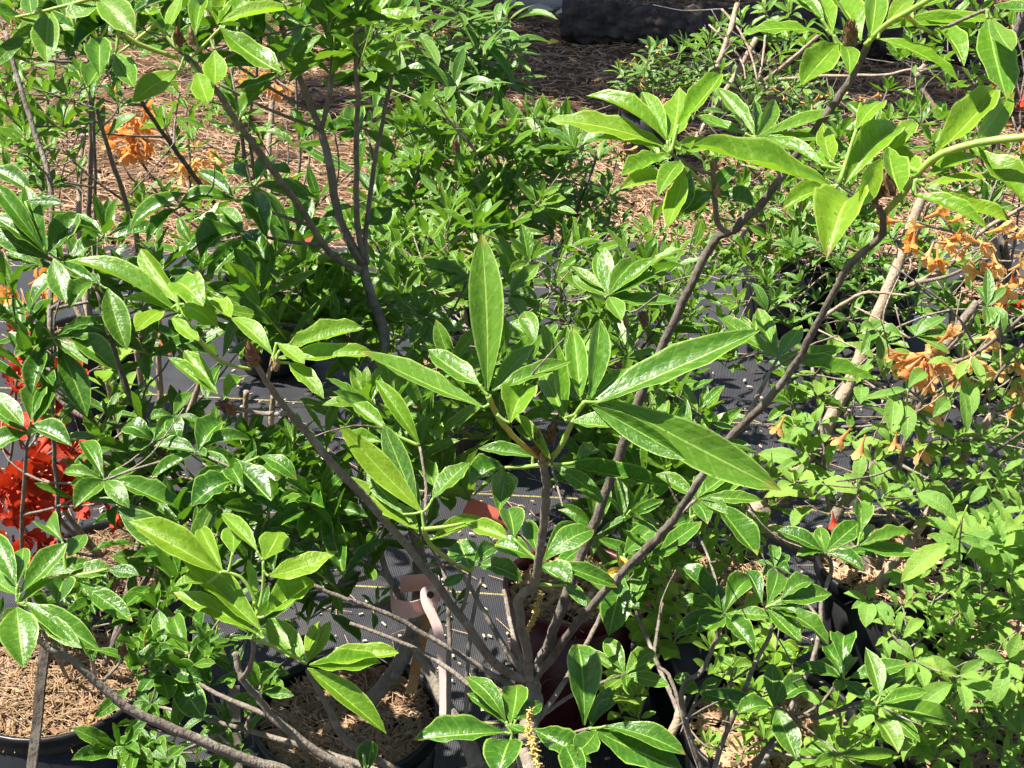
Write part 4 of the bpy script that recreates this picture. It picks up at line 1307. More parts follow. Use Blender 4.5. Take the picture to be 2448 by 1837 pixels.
P2.whorl('A1', 1540, 1280, 1.66, [
    (1132, 1345, 150, 1510, 1280), (828, 1470, 160, 1195, 1240), (938, 1565, 110, 1150, 1330), (1265, 1098, 115, 1490, 1260), (1705, 1525, 185, 1620, 1230),
    (1985, 1292, 125, 1620, 1200), (1450, 1080, 160, 1590, 1140), (1740, 1000, 130, 1640, 1150), (1860, 1110, 110, 1700, 1080)], L=.09)
P2.whorl('A1', 1560, 1480, 1.70, [(1285, 1660, 240), (1190, 1640, 130, 1480, 1450), (1700, 1670, 160), (1220, 1420, 120), (1400, 1330, 110), (1680, 1640, 120)], L=.085)
P2.whorl('A2', 150, 820, 1.78, [(90, 690, 150, 110, 900), (-10, 900, 90), (350, 1000, 100), (-110, 860, 110), (180, 1440, 170, 330, 1330)], L=.07)
P2.at([(925, 60), (880, 90), (745, 30), (800, 75), (700, 90), (560, 60), (690, 170), (905, 40), (860, 150), (560, 20), (790, 15)], 1.68, .075, 8, 'mid')
P2.at([(640, 545), (700, 585), (460, 590), (760, 480), (590, 640), (745, 620)], 1.85, .075, 7, 'glossy')
P2.at([(860, 395), (800, 320), (905, 470), (720, 330)], 1.9, .06, 6, 'glossy')
P2.at([(620, 700), (690, 720), (560, 660), (650, 770), (720, 780), (600, 740), (540, 730)], 1.75, .07, 7, 'mid')
P2.at([(700, 1430), (790, 1450), (860, 1330), (890, 1260), (740, 1480), (1010, 1280), (670, 1300), (960, 1240)], 1.62, .055, 7, 'glossy')
P2.at([(1040, 1480), (1090, 1440), (900, 1440), (1020, 1360)], 1.85, .025, 6, 'fresh')
P2.bare(14, .07, .0010)
P2.at([(130, 5), (200, 25), (290, 5), (350, 30), (430, 5), (500, 30), (580, 0), (650, 35), (720, 5), (790, 50), (850, 10), (330, 95), (235, 85), (60, 10), (480, 110), (560, 110), (620, 100), (410, 70)], 1.52, .075, 7, 'young')
P2.fill(960, 1120, 130, 110, 1.72, .05, 14, .06, 7, 'glossy')
P2.fill(820, 1250, 110, 90, 1.70, .05, 10, .055, 7, 'glossy')
P2.finish()

# ------------------------------------------------------------------ 3 shrub behind, between the two (left middle)
P3 = Plant('azalea_shrub', 'dark leaved azalea rising behind the needle filled pot with many thin upright stems', 'shrub', bA + Vector((.05, .03, 0)), 'azalea shrubs in pots')
P3.tstem([('C1', 420, 1000), ('C1', 400, 700), ('B1', 370, 1600), ('B1', 340, 1200), ('B1', 330, 900), ('B1', 340, 620)], 1.80, 1.62, 13, 9)
P3.tstem([('S', 250, 1590), ('S', 300, 1440), ('B1', 900, 1560), ('B1', 620, 1100), ('B1', 340, 800), ('A1', 330, 1250), ('A1', 230, 880), ('A1', 130, 560), ('A1', 30, 200)], 1.79, 1.85, 15, 12)
P3.tstem([('S', 260, 1570), ('S', 340, 1400), ('B1', 1230, 1600), ('B1', 1100, 1400), ('B1', 850, 930), ('B1', 740, 650), ('B1', 630, 230)], 1.79, 1.62, 17, 15, 'bark_dark')
P3.tstem([('S', 160, 1620), ('S', 60, 1400), ('B1', 160, 1400), ('B1', 185, 1140)], 1.80, 1.55, 10, 8)
P3.tstem([('B1', 620, 1080), ('B1', 400, 900), ('B1', 130, 700)], 1.72, 1.66, 8, 6)
P3.tstem([('C1', 605, 1060), ('C1', 570, 900), ('C1', 500, 720), ('C1', 430, 590)], 1.78, 1.72, 11, 9, 'bark_tan')
P3.whorl('B1', 340, 530, 1.58, [(92, 655, 130, 300, 530), (205, 910, 150, 290, 600), (560, 1035, 185, 375, 590), (755, 745, 185, 445, 520), (705, 430, 110), (720, 545, 120), (180, 320, 130, 300, 470), (560, 700, 110), (120, 430, 90)], L=.085)
P3.whorl('B1', 185, 1140, 1.52, [(462, 1225, 170, 185, 1100), (-60, 1255, 170), (-60, 960, 90), (150, 1100, 150, -60, 870), (250, 850, 170, 200, 1060), (345, 830, 140, 220, 1080)], L=.08)
P3.whorl('B1', 670, 1440, 1.50, [(405, 1395, 100), (520, 1200, 130), (475, 1625, 170), (1195, 1660, 165, 690, 1430), (450, 1470, 80), (830, 1620, 120), (870, 1380, 110)], L=.085)
P3.whorl('B1', 640, 190, 1.56, [(815, 612, 170, 690, 215), (440, 345, 150, 620, 170), (360, 60, 110), (420, 310, 150, 340, 30), (540, 120, 110)], L=.08)
P3.whorl('B1', 1265, 1260, 1.50, [(1435, 1065, 190), (985, 1222, 130), (965, 1435, 110), (1475, 1395, 110), (1320, 1290, 80), (1600, 1180, 120)], L=.07)
P3.whorl('B1', 980, 1195, 1.54, [(780, 1110, 160), (985, 1080, 80), (820, 1240, 80), (1140, 1110, 100), (1150, 1060, 110)], L=.06)
P3.whorl('B1', 1110, 1030, 1.56, [(1240, 880, 110), (1150, 1200, 130), (950, 1050, 80), (1290, 1080, 60)], L=.06)
P3.whorl('B1', 1480, 1360, 1.46, [(1225, 1610, 210, 1540, 1440), (1735, 1575, 210, 1490, 1300), (1560, 1490, 130), (1900, 1440, 130, 1660, 1290), (1230, 1480, 110), (1820, 1660, 150)], L=.085)
P3.whorl('A1', 300, 1630, 1.62, [(502, 1365, 195), (158, 1188, 120), (-50, 1385, 195), (-50, 1475, 150, 290, 1660), (540, 1450, 110), (400, 1310, 100, 160, 1290), (-40, 1180, 110)], L=.085)
P3.whorl('A1', 100, 1250, 1.7, [(-60, 1080, 150, 200, 1230), (-50, 1290, 110), (230, 1330, 80)], L=.07)
P3.at([(40, 780), (70, 860), (30, 700), (150, 700), (330, 1040), (250, 1010), (420, 1060), (200, 1180), (300, 1180), (120, 980)], 1.60, .065, 7, 'glossy')
P3.at([(560, 1180), (640, 1230), (520, 1280), (600, 1150), (700, 1150), (770, 1200), (720, 1290), (430, 1250), (800, 1290), (450, 1330), (370, 1350), (600, 1340)], 1.52, .07, 7, 'glossy')
P3.at([(190, 1450), (250, 1420), (400, 1440), (330, 1480)], 1.55, .05, 6, 'glossy')
P3.fill(640, 1230, 150, 110, 1.62, .06, 14, .065, 7, 'glossy')
P3.fill(400, 1240, 130, 110, 1.68, .06, 12, .06, 7, 'glossy')
P3.fill(330, 1030, 120, 110, 1.72, .06, 8, .06, 6, 'mid')
P3.at([(690, 1340), (760, 1370), (640, 1390), (560, 1400), (430, 1390), (500, 1330), (820, 1360)], 1.5, .06, 7, 'glossy')
P3.at([(230, 660), (310, 700), (200, 620), (150, 640), (380, 640), (90, 620), (280, 610), (60, 540), (250, 560)], 1.75, .065, 7, 'mid')
P3.bare(24, .10, .0012)
P3.fill(500, 1180, 230, 150, 1.66, .06, 18, .055, 8, 'glossy')
P3.fill(150, 1470, 160, 80, 1.62, .05, 8, .05, 6, 'glossy')
P3.fill(600, 1080, 120, 60, 1.75, .05, 5, .055, 6, 'glossy')
P3.at([(420, 690), (480, 655), (375, 750), (560, 625), (600, 800), (345, 690), (450, 790), (520, 850), (410, 850), (340, 830)], 1.75, .062, 7, 'glossy')
for spec in ([('B1', 1575, 870), ('B1', 1565, 1100), ('B1', 1545, 1290)], [('B1', 1750, 890), ('B1', 1730, 1100), ('B1', 1700, 1300)], [('B1', 1010, 560), ('B1', 1020, 800), ('B1', 1040, 1100)],
             [('B1', 660, 690), ('B1', 720, 950), ('B1', 790, 1200)], [('B1', 870, 600), ('B1', 900, 800), ('B1', 930, 1000)], [('B1', 1290, 780), ('B1', 1240, 930), ('B1', 1190, 1050)], [('B1', 1820, 1040), ('B1', 1760, 1180), ('B1', 1690, 1300)]):
    P3.tstem(spec, 2.15, 2.2, 13, 17, 'bark_tan')
P3.finish()

# ------------------------------------------------------------------ 4 scarlet azalea at the left
P4 = Plant('flowering_azalea', 'azalea with large trusses of scarlet red blossoms', 'shrub', bE, 'azalea shrubs in pots')
P4.tstem([('S', 235, 1330), ('S', 150, 1250), ('B1', 370, 1560), ('B1', 345, 1200)], 2.02, 1.85, 12, 9)
P4.tstem([('S', 245, 1330), ('B1', 420, 1650), ('B1', 410, 1500)], 2.02, 1.95, 14, 12, 'bark_tan')
P4.tstem([('S', 230, 1330), ('S', 90, 1290), ('S', 20, 1200), ('S', 30, 1050), ('S', 40, 900)], 2.02, 1.85, 10, 7)
truss(P4, 60, 1120, 1.80, 15, .045, .050, 'red_petal', 0.1)
truss(P4, 145, 1140, 1.84, 9, .030, .045, 'red_petal', 0.1)
truss(P4, 25, 1240, 1.79, 11, .036, .048, 'red_petal', 0.1)
truss(P4, 15, 960, 1.88, 6, .025, .042, 'red_petal', 0.1)
truss(P4, 120, 905, 1.92, 6, .024, .042, 'red_petal', 0.15)
truss(P4, 50, 690, 2.0, 6, .022, .042, 'orange_petal', 0.3)
truss(P4, 5, 800, 1.95, 4, .02, .042, 'red_petal', 0.1)
flower(P4, W(240, 1190, 1.83), Vector((.6, -.4, -.6)), .055, 'red_petal', 0.5)
flower(P4, W(85, 1270, 1.80), Vector((.2, -.3, -.9)), .05, 'red_petal', 0.3)
truss(P4, 5, 1530, 1.95, 4, .015, .03, 'red_petal', 0.3)
P4.at([(100, 1000), (180, 960), (60, 760), (210, 1060), (290, 950), (250, 870), (340, 880), (280, 1110)], 2.0, .05, 6, 'fresh', wr=.36)
P4.bare(10, .12, .001)
P4.finish()

# ------------------------------------------------------------------ 5 upper-left shrubs over the mulch
P5 = Plant('azalea_shrub', 'slender azalea with many straight thin stems crossing the sunlit mulch', 'shrub', bTL, 'azalea shrubs in pots', kind='mid')
for spec, z0, z1, w0, w1, mt in (
        ([('S', 215, 790), ('A1', 560, 1560), ('A1', 575, 1200), ('A1', 585, 850), ('A1', 570, 400), ('A1', 560, 200)], 2.5, 2.2, 14, 10, 'bark'),
        ([('S', 215, 790), ('A1', 600, 1560), ('A1', 610, 1200), ('A1', 600, 800), ('A1', 590, 600)], 2.5, 2.25, 9, 7, 'bark'),
        ([('S', 220, 790), ('A1', 870, 1640), ('A1', 800, 1290), ('A1', 690, 950), ('A1', 620, 700)], 2.5, 2.2, 15, 9, 'bark'),
        ([('A1', 800, 1290), ('A1', 600, 1150), ('A1', 400, 960)], 2.35, 2.3, 6, 4, 'bark_dark'),
        ([('A1', 820, 1440), ('A1', 640, 1340), ('A1', 430, 1120)], 2.35, 2.4, 5, 4, 'bark_dark'),
        ([('A1', 830, 1250), ('A1', 1080, 960), ('A1', 1150, 860)], 2.4, 2.4, 4, 3, 'bark'),
        ([('S', 210, 790), ('A1', 380, 1280), ('A1', 500, 860)], 2.5, 2.5, 5, 4, 'bark_dark'),
        ([('S', 210, 790), ('A1', 510, 1500), ('A1', 510, 1150), ('A1', 540, 800)], 2.6, 2.7, 16, 12, 'bark_tan'),
        ([('S', 205, 790), ('A1', 280, 1500), ('A1', 270, 1180), ('A1', 300, 700), ('A1', 330, 350)], 2.6, 2.6, 12, 10, 'bark_tan')):
    P5.tstem(spec, z0, z1, w0, w1, mt)
P5.at([(30, 70), (115, 35), (20, 130), (60, 205), (112, 225), (170, 240), (40, 300), (150, 300), (20, 345), (95, 395), (60, 330), (170, 180), (10, 220), (30, 20), (75, 140), (130, 120)], 2.15, .052, 7, 'mid')
P5.at([(180, 55), (220, 120), (20, 410), (110, 460), (240, 30), (310, 60), (200, 200), (260, 180)], 2.1, .055, 7, 'glossy')
P5.fill(100, 250, 130, 230, 2.5, .15, 18, .06, 7, 'mid')
P5.bare(14, .10, .0014)
P5.finish()

bOr = pot(650, 665, .20, .10, 'black nursery pot at the cloth edge below faded orange blossoms', 'black_plastic', 'needle', 0.3)
P6 = Plant('flowering_azalea', 'azalea with faded orange blossoms hanging low over the sunlit mulch', 'shrub', bOr, 'azalea shrubs in pots', kind='mid')
for spec, z0, z1, w0, w1, mt in (
        ([('S', 640, 660), ('A1', 1230, 1110), ('A1', 1060, 880), ('A1', 900, 640)], 3.0, 2.5, 12, 9, 'bark_dark'),
        ([('S', 640, 660), ('A1', 840, 1140), ('A1', 880, 900), ('A1', 910, 720)], 3.0, 3.0, 6, 4, 'bark'),
        ([('S', 640, 660), ('A1', 960, 1120), ('A1', 940, 900), ('A1', 950, 700)], 3.0, 3.0, 7, 5, 'bark_dark'),
        ([('S', 640, 660), ('A1', 1270, 1400), ('A1', 1210, 950), ('A1', 1190, 700)], 3.0, 2.9, 9, 6, 'bark'),
        ([('S', 650, 660), ('A1', 1580, 1100), ('A1', 1540, 800), ('A1', 1490, 540)], 3.0, 2.7, 11, 8, 'bark'),
        ([('S', 650, 660), ('A1', 1600, 900), ('A1', 1640, 500), ('A1', 1640, 100)], 3.0, 2.7, 9, 7, 'bark'),
        ([('S', 655, 660), ('A1', 1720, 1060), ('A1', 1745, 620), ('A1', 1760, 420)], 3.1, 3.2, 16, 12, 'bark_tan'),
        ([('S', 655, 660), ('A1', 1840, 1080), ('A1', 1830, 760)], 3.1, 3.2, 5, 4, 'bark_dark'),
        ([('S', 655, 660), ('A1', 1910, 1110), ('A1', 1900, 760), ('A1', 1890, 400)], 3.0, 2.9, 8, 6, 'bark'),
        ([('S', 660, 660), ('A1', 1960, 1120), ('A1', 1990, 800)], 3.0, 3.0, 7, 5, 'bark')):
    P6.tstem(spec, z0, z1, w0, w1, mt)
for (x, y, n, sp, sz) in ((315, 270, 9, .035, .038), (325, 320, 9, .03, .040), (300, 330, 5, .02, .045), (465, 375, 10, .030, .034), (500, 392, 7, .025, .034), (440, 385, 6, .02, .034), (630, 165, 7, .03, .036), (650, 190, 5, .02, .034)):
    truss(P6, x, y, 2.95, int(n * 1.4), sp, sz * 1.05, ('gold_petal' if y > 360 else 'orange_petal') if n > 5 else 'wilt_petal', 0.7, 0.8)
P6.at([(430, 225), (520, 270), (460, 325), (560, 385), (390, 300), (600, 200), (625, 335), (345, 470), (490, 240), (640, 430), (700, 470), (560, 300), (330, 490), (540, 450), (500, 290), (420, 350)], 2.75, .058, 7, 'mid')
P6.at([(345, 500), (390, 470), (680, 440), (720, 500), (600, 520), (480, 500)], 2.5, .05, 8, 'mid')
P6.at([(200, 225), (280, 240), (360, 230), (240, 320), (440, 160), (520, 180), (560, 240)], 2.5, .06, 6, 'glossy')
P6.finish()

# ------------------------------------------------------------------ 6 narrow leaved shrubs, top middle
bN = pot(1085, 610, .20, .10, 'black nursery pot hidden under the narrow leaved shrub by the mulch', 'black_plastic', 'bark', 0.3)
P7 = Plant('rhododendron_shrub', 'narrow leaved evergreen shrub with drooping leaves against shaded mulch', 'shrub', bN, 'azalea shrubs in pots', kind='narrow')
P7.tstem([('S', 1085, 600), ('A2', 740, 1250), ('A2', 755, 780), ('A2', 790, 620), ('A2', 860, 430), ('A2', 920, 240)], 3.0, 2.55, 15, 10, 'bark_tan')
P7.tstem([('S', 1085, 600), ('A2', 560, 1300), ('A2', 370, 1170), ('A2', 300, 900), ('A2', 150, 560)], 3.0, 2.7, 10, 6, 'bark_tan')
P7.tstem([('A2', 370, 1170), ('A2', 520, 1030), ('A2', 620, 800)], 2.85, 2.6, 9, 6, 'bark_tan')
P7.tstem([('A2', 400, 1130), ('A2', 420, 900), ('A2', 610, 240)], 2.85, 2.6, 7, 5, 'bark_tan')
P7.at([(1000, 50), (1060, 30), (1140, 45), (1100, 110), (1165, 140), (1030, 130), (985, 190), (1085, 205), (1140, 230), (1010, 250), (1195, 80), (950, 90), (1180, 175), (1060, 260), (960, 300), (1000, 110), (1130, 170), (1050, 190), (1100, 20), (960, 20), (920, 150), (1210, 40), (1040, 80), (1150, 90), (930, 230), (1110, 270)], 2.45, .075, 9, 'narrow', 0.5, .25)
for x, y in ((232, 60), (395, 255), (150, 258)):
    pass
truss(P7, 814 + 620 / TS, 180 / TS, 2.5, 5, .010, .026, 'brown_petal', 0.9, 0.2)
truss(P7, 814 + 400 / TS, 680 / TS, 2.5, 6, .012, .026, 'brown_petal', 0.9, 0.2)
P7.fill(1060, 140, 170, 150, 2.55, .1, 24, .07, 10, 'narrow', 0.5, .22)
P7.finish()

P8 = Plant('azalea_shrub', 'bushy light green azalea with spiky upright leaf tips behind the central whorl', 'shrub', bM1, 'azalea shrubs in pots', kind='mid')
for spec, z0, z1, w0, w1, mt in (
        ([('S', 1130, 850), ('A2', 880, 1450), ('A2', 860, 1100), ('A2', 830, 960)], 2.6, 2.3, 12, 8, 'bark_tan'),
        ([('S', 1130, 850), ('A2', 1000, 1500), ('A2', 1250, 1000), ('A2', 1330, 880)], 2.6, 2.3, 10, 7, 'bark_tan'),
        ([('S', 1130, 850), ('A2', 700, 1500), ('A2', 690, 1080)], 2.6, 2.35, 11, 8, 'bark_tan'),
        ([('S', 1135, 850), ('A2', 1420, 1560), ('A2', 1530, 1300), ('A2', 1640, 1000)], 2.6, 2.5, 9, 6, 'bark_dark'),
        ([('S', 1130, 850), ('B2', 480, 300), ('A2', 500, 1350)], 2.6, 2.4, 10, 6, 'bark_tan'),
        ([('A2', 850, 1280), ('A2', 1010, 1130), ('A2', 1060, 1030)], 2.2, 2.2, 8, 5, 'green_stem'),
        ([('A2', 840, 1000), ('A2', 930, 930), ('A2', 1010, 850)], 2.2, 2.2, 8, 5, 'green_stem')):
    P8.tstem(spec, z0, z1, w0, w1, mt)
P8.at([(960, 330), (1010, 300), (1085, 290), (1060, 360), (1150, 330), (1200, 345), (1250, 305), (1130, 420), (1040, 430), (980, 470), (1090, 490), (1180, 470), (1245, 430), (1290, 360), (1330, 400), (950, 560), (1030, 555), (1060, 620), (1150, 540), (1205, 560), (905, 510), (1290, 480), (1300, 300), (1350, 320), (1000, 390), (1110, 370), (1230, 380), (930, 430), (890, 590), (1330, 540), (1260, 560), (1200, 410)], 2.25, .070, 9, 'mid', 0.0, .30)
P8.at([(1340, 280), (1390, 300), (1280, 270), (1450, 470), (1390, 450), (1420, 520), (1370, 360), (1480, 520), (1340, 470)], 2.7, .065, 7, 'narrow', 0.35, .28)
truss(P8, 814 + 1780 / TS, 960 / TS, 2.6, 6, .012, .026, 'brown_petal', 0.9, 0.2)
P8.bud(W(1092, 365, 2.15), .014)
P8.fill(1100, 430, 230, 160, 2.45, .12, 22, .065, 8, 'narrow', 0.3, .28)
P8.fill(1120, 380, 260, 150, 2.3, .12, 26, .055, 9, 'mid', 0.05, .26)
P8.fill(1380, 420, 130, 130, 2.6, .1, 16, .055, 8, 'narrow', 0.3, .26)
P8.bare(30, .15, .0015, 'bark_tan')
P8.finish()

P9 = Plant('azalea_shrub', 'mid height azalea with glossy whorls and twisted bare twigs above the cloth', 'shrub', bM2, 'azalea shrubs in pots', kind='mid')
for spec, z0, z1, w0, w1, mt in (
        ([('S', 1490, 890), ('B2', 1780, 640), ('B2', 1830, 420), ('B2', 1700, 270)], 2.3, 1.75, 16, 11, 'bark_tan'),
        ([('S', 1480, 890), ('B2', 1400, 400), ('B2', 1420, 270), ('B2', 1300, 180), ('B2', 1280, 110)], 2.4, 2.1, 10, 7, 'bark_tan'),
        ([('S', 1480, 890), ('B2', 1250, 450), ('B2', 1190, 220), ('B2', 1300, 90)], 2.4, 2.2, 8, 5, 'bark_dark'),
        ([('S', 1490, 890), ('B2', 1480, 250), ('B2', 1420, 90)], 2.4, 2.2, 7, 5, 'bark_tan'),
        ([('S', 1480, 890), ('B2', 1000, 600), ('B2', 760, 480), ('B2', 540, 410)], 2.3, 1.8, 9, 6, 'bark'),
        ([('S', 1490, 890), ('B2', 2050, 420), ('B2', 2060, 250), ('B2', 2000, 130)], 2.4, 2.2, 8, 5, 'bark_dark')):
    P9.tstem(spec, z0, z1, w0, w1, mt)
P9.whorl('B2', 1710, 265, 1.72, [(1480, 135, 110), (1690, -50, 120), (1905, 35, 170), (2035, 8, 110), (1478, 70, 90, 1690, 220), (1800, 420, 120), (2165, 292, 120), (1900, 255, 90), (1640, -20, 110), (2020, 120, 150)], L=.085)
P9.whorl('B2', 540, 405, 1.78, [(278, 390, 110), (360, 250, 110), (560, 240, 110), (795, 475, 110), (455, 575, 110), (610, 610, 110), (700, 420, 90), (440, 300, 80)], L=.08)
P9.whorl('B2', 1250, 570, 1.70, [(1175, 360, 130), (1385, 440, 120), (1080, 430, 150), (1440, 640, 110), (1480, 480, 100), (1150, 620, 130)], L=.075)
P9.whorl('B2', 820, 130, 1.85, [(600, 80, 120), (540, 235, 120), (680, 30, 110), (460, 30, 110), (900, 300, 110), (700, 200, 110)], L=.075)
P9.whorl('B2', 1080, 260, 1.85, [(1285, 360, 120), (1265, 290, 110), (1200, 130, 110), (1180, 420, 110), (1270, 60, 110)], L=.075)
P9.at([(900, 640), (960, 660), (1000, 690), (1230, 660), (1240, 720), (1270, 620), (890, 730), (960, 800), (1020, 760), (870, 820), (1010, 860), (1260, 790), (1340, 760), (1400, 690), (1440, 640), (1400, 790), (1440, 740), (1540, 640), (1480, 700), (1340, 620), (1490, 620), (1390, 590), (1560, 560)], 2.0, .06, 7, 'mid')
P9.at([(770, 680), (820, 720), (760, 740), (850, 770), (700, 680), (650, 640), (730, 640), (600, 690), (790, 800), (850, 890)], 1.75, .07, 7, 'mid')
P9.at([(880, 960), (940, 980), (880, 1040), (820, 1010), (960, 920), (1020, 1010), (990, 1090), (920, 1100), (860, 1130), (1060, 1150), (1120, 1180), (780, 1080), (700, 1060)], 1.60, .065, 7, 'glossy')
P9.at([(1440, 1060), (1500, 1100), (1560, 1060), (1430, 1140), (1540, 1150), (1610, 1120), (1480, 1190), (1400, 1100), (1590, 1200), (1470, 1020), (1640, 1180)], 1.72, .07, 7, 'mid')
P9.at([(1080, 870), (1150, 900), (1210, 870), (1120, 950), (1060, 930), (1190, 960), (1250, 930), (1100, 1020), (1170, 1030), (1040, 1060), (1230, 1010), (1330, 880), (1390, 860), (1360, 950), (1300, 960)], 1.72, .065, 8, 'mid')
P9.at([(1430, 860), (1500, 850), (1480, 940), (1560, 930), (1420, 950), (1540, 1000), (1610, 980), (1640, 900), (1590, 870), (1500, 1010), (1680, 1000), (1650, 1070)], 1.85, .058, 8, 'mid')
P9.fill(1060, 640, 190, 90, 2.1, .1, 16, .055, 7, 'narrow', 0.2)
P9.fill(1480, 620, 160, 70, 2.35, .1, 12, .045, 7, 'mid')
P9.fill(1500, 720, 170, 110, 2.2, .1, 20, .05, 8, 'mid')
P9.fill(1000, 620, 200, 120, 2.1, .1, 18, .055, 8, 'mid')
P9.fill(1560, 1050, 150, 120, 1.8, .08, 16, .055, 8, 'mid')
P9.fill(960, 800, 130, 100, 1.85, .08, 12, .055, 8, 'mid')
P9.bare(40, .10, .0010, 'bark_tan'); P9.bare(24, .16, .0014)
P9.bud(WT('B2', 1935, 360, 1.75), .014, False, Vector((.1, -.3, -.9)).normalized())
P9.finish()
# ------------------------------------------------------------------ 7 low glossy shrub, bottom right
P10 = Plant('azalea_shrub', 'low glossy azalea with dark straight stems over lime green foliage', 'shrub', bBR, 'azalea shrubs in pots')
for spec, z0, z1, w0, w1, mt in (
        ([('S', 1730, 1980), ('C3', 0, 1240), ('C3', 140, 1030), ('C3', 220, 850), ('C3', 275, 690)], 1.50, 1.44, 13, 10, 'bark'),
        ([('S', 1730, 1980), ('C3', 220, 1660), ('C3', 350, 1290), ('C3', 480, 980), ('C3', 600, 720), ('C3', 560, 640)], 1.50, 1.42, 15, 9, 'bark'),
        ([('C3', 360, 1270), ('C3', 450, 1150), ('C3', 580, 1280)], 1.46, 1.42, 7, 6, 'bark'),
        ([('S', 1740, 1990), ('C3', 500, 1600), ('C3', 640, 1440), ('C3', 760, 1330), ('C3', 900, 1330), ('C3', 1130, 1240), ('C3', 1230, 1250)], 1.50, 1.42, 13, 9, 'bark_dark'),
        ([('C3', 780, 1320), ('C3', 900, 1240), ('C3', 1000, 1100)], 1.45, 1.45, 8, 6, 'bark'),
        ([('S', 1745, 1985), ('C3', 830, 1000), ('C3', 900, 600), ('C3', 960, 380), ('C3', 920, 290)], 1.52, 1.62, 13, 10, 'bark'),
        ([('S', 1735, 1985), ('C3', 60, 1500), ('C3', -60, 1100), ('C2', 2010, 950), ('C2', 2060, 600)], 1.52, 1.62, 12, 8, 'bark'),
        ([('S', 1720, 1990), ('C2', 2050, 1660), ('C2', 2140, 1400), ('C2', 2190, 1200)], 1.52, 1.6, 26, 20, 'bark_tan')):
    P10.tstem(spec, z0, z1, w0, w1, mt)
P10.whorl('C3', 280, 665, 1.42, [(112, 798, 180, 270, 680), (445, 445, 170), (472, 912, 150), (-40, 810, 150), (-40, 350, 170, 255, 640), (590, 690, 110), (-40, 600, 110), (170, 480, 110), (330, 480, 80)], L=.08)
P10.whorl('C3', 545, 630, 1.40, [(615, 400, 150, 550, 620), (965, 545, 150, 620, 590), (945, 872, 150, 580, 640), (772, 862, 150), (825, 570, 80), (410, 395, 110, 520, 610), (850, 470, 140, 640, 580), (780, 690, 100)], L=.085)
P10.whorl('C3', 590, 1265, 1.42, [(580, 988, 130), (822, 1130, 170), (740, 1605, 175, 610, 1285), (355, 1315, 140), (128, 1180, 150, 540, 1260)], L=.08)
P10.whorl('C3', 1040, 1090, 1.45, [(1050, 810, 175, 1040, 1000), (925, 880, 130), (885, 970, 120), (1465, 990, 150, 1080, 1080), (1395, 1060, 130, 1270, 1180), (1205, 1225, 120), (740, 1010, 100), (990, 1170, 90), (1100, 950, 90)], L=.08)
P10.whorl('C3', 1250, 1255, 1.42, [(1180, 885, 140, 1275, 1200), (1785, 1380, 165, 1290, 1250), (1532, 1495, 140, 1280, 1270), (1392, 1565, 165, 1230, 1310), (1575, 1170, 110), (1215, 1150, 110), (1130, 1280, 80)], L=.085, kind='mid')
P10.whorl('C3', 920, 280, 1.60, [(618, 138, 130), (890, 110, 110), (1148, 85, 150), (1172, 392, 120), (735, 300, 80), (1305, 275, 90), (880, 200, 90), (830, 150, 80)], L=.08)
P10.whorl('C3', 1130, 240, 1.58, [(1495, 158, 120), (1525, 288, 120), (1150, -40, 140, 1150, 150), (1210, 100, 110)], L=.08)
P10.whorl('C3', 990, 1590, 1.42, [(795, 1515, 110), (1045, 1455, 100), (1195, 1605, 100), (850, 1650, 90), (1390, 1565, 90, 1050, 1580), (860, 1380, 80), (1000, 1720, 90)], L=.07, kind='mid')
P10.whorl('C3', 330, 1010, 1.5, [(240, 940, 70), (460, 1000, 90), (390, 950, 60), (340, 1090, 60)], L=.05, kind='mid')
P10.whorl('C3', 610, 910, 1.5, [(450, 830, 90), (760, 900, 90), (600, 1010, 90), (520, 760, 80), (740, 960, 90), (430, 930, 80)], L=.06, kind='young')
P10.whorl('C3', 120, 1160, 1.46, [(260, 1090, 90), (-40, 1070, 110), (10, 1180, 80), (150, 1230, 70)], L=.06)
P10.whorl('C3', 60, 60, 1.5, [(170, 100, 150, 60, -20), (490, 300, 190, 230, -40), (-60, 120, 110), (150, -60, 120)], L=.09)
P10.whorl('C3', 600, 380, 1.65, [(580, 230, 90), (680, 290, 90), (480, 330, 70), (700, 420, 80), (520, 430, 80)], L=.06)
P10.bare(16, .1, .001)
P10.fill(1500, 1300, 120, 80, 1.75, .06, 8, .06, 7, 'mid')
P10.finish()

# ------------------------------------------------------------------ 8 lime green new growth
P11 = Plant('young_azalea', 'bright lime green azalea of small soft leaves in the shaded pot', 'shrub', bD1, 'azalea shrubs in pots', kind='fresh')
for spec, z0, z1, w0, w1 in (([('S', 1715, 1400), ('S', 1690, 1300), ('S', 1660, 1230)], 2.0, 1.85, 8, 5), ([('S', 1715, 1400), ('S', 1760, 1320), ('S', 1820, 1260)], 2.0, 1.88, 8, 5),
                             ([('S', 1710, 1400), ('S', 1600, 1470), ('S', 1560, 1500)], 2.0, 1.85, 8, 5), ([('S', 1720, 1400), ('S', 1730, 1480), ('S', 1740, 1540)], 2.0, 1.8, 7, 5)):
    P11.tstem(spec, z0, z1, w0, w1, 'bark')
P11.fill(1700, 1280, 130, 90, 1.85, .06, 26, .036, 9, wr=.30)
P11.fill(1590, 1440, 70, 110, 1.80, .05, 14, .034, 7, wr=.5)
P11.fill(1800, 1560, 110, 110, 1.72, .06, 16, .040, 8, wr=.32)
P11.fill(1500, 1660, 50, 70, 1.70, .05, 6, .034, 7, wr=.4)
P11.finish()
P12 = Plant('young_azalea', 'small bristly lime shoot growing from bark in the pot', 'shrub', bD4, 'azalea shrubs in pots', kind='fresh')
P12.tstem([('S', 1845, 1725), ('C3', 460, 1400), ('C3', 500, 1330)], 1.75, 1.66, 6, 4, 'bark')
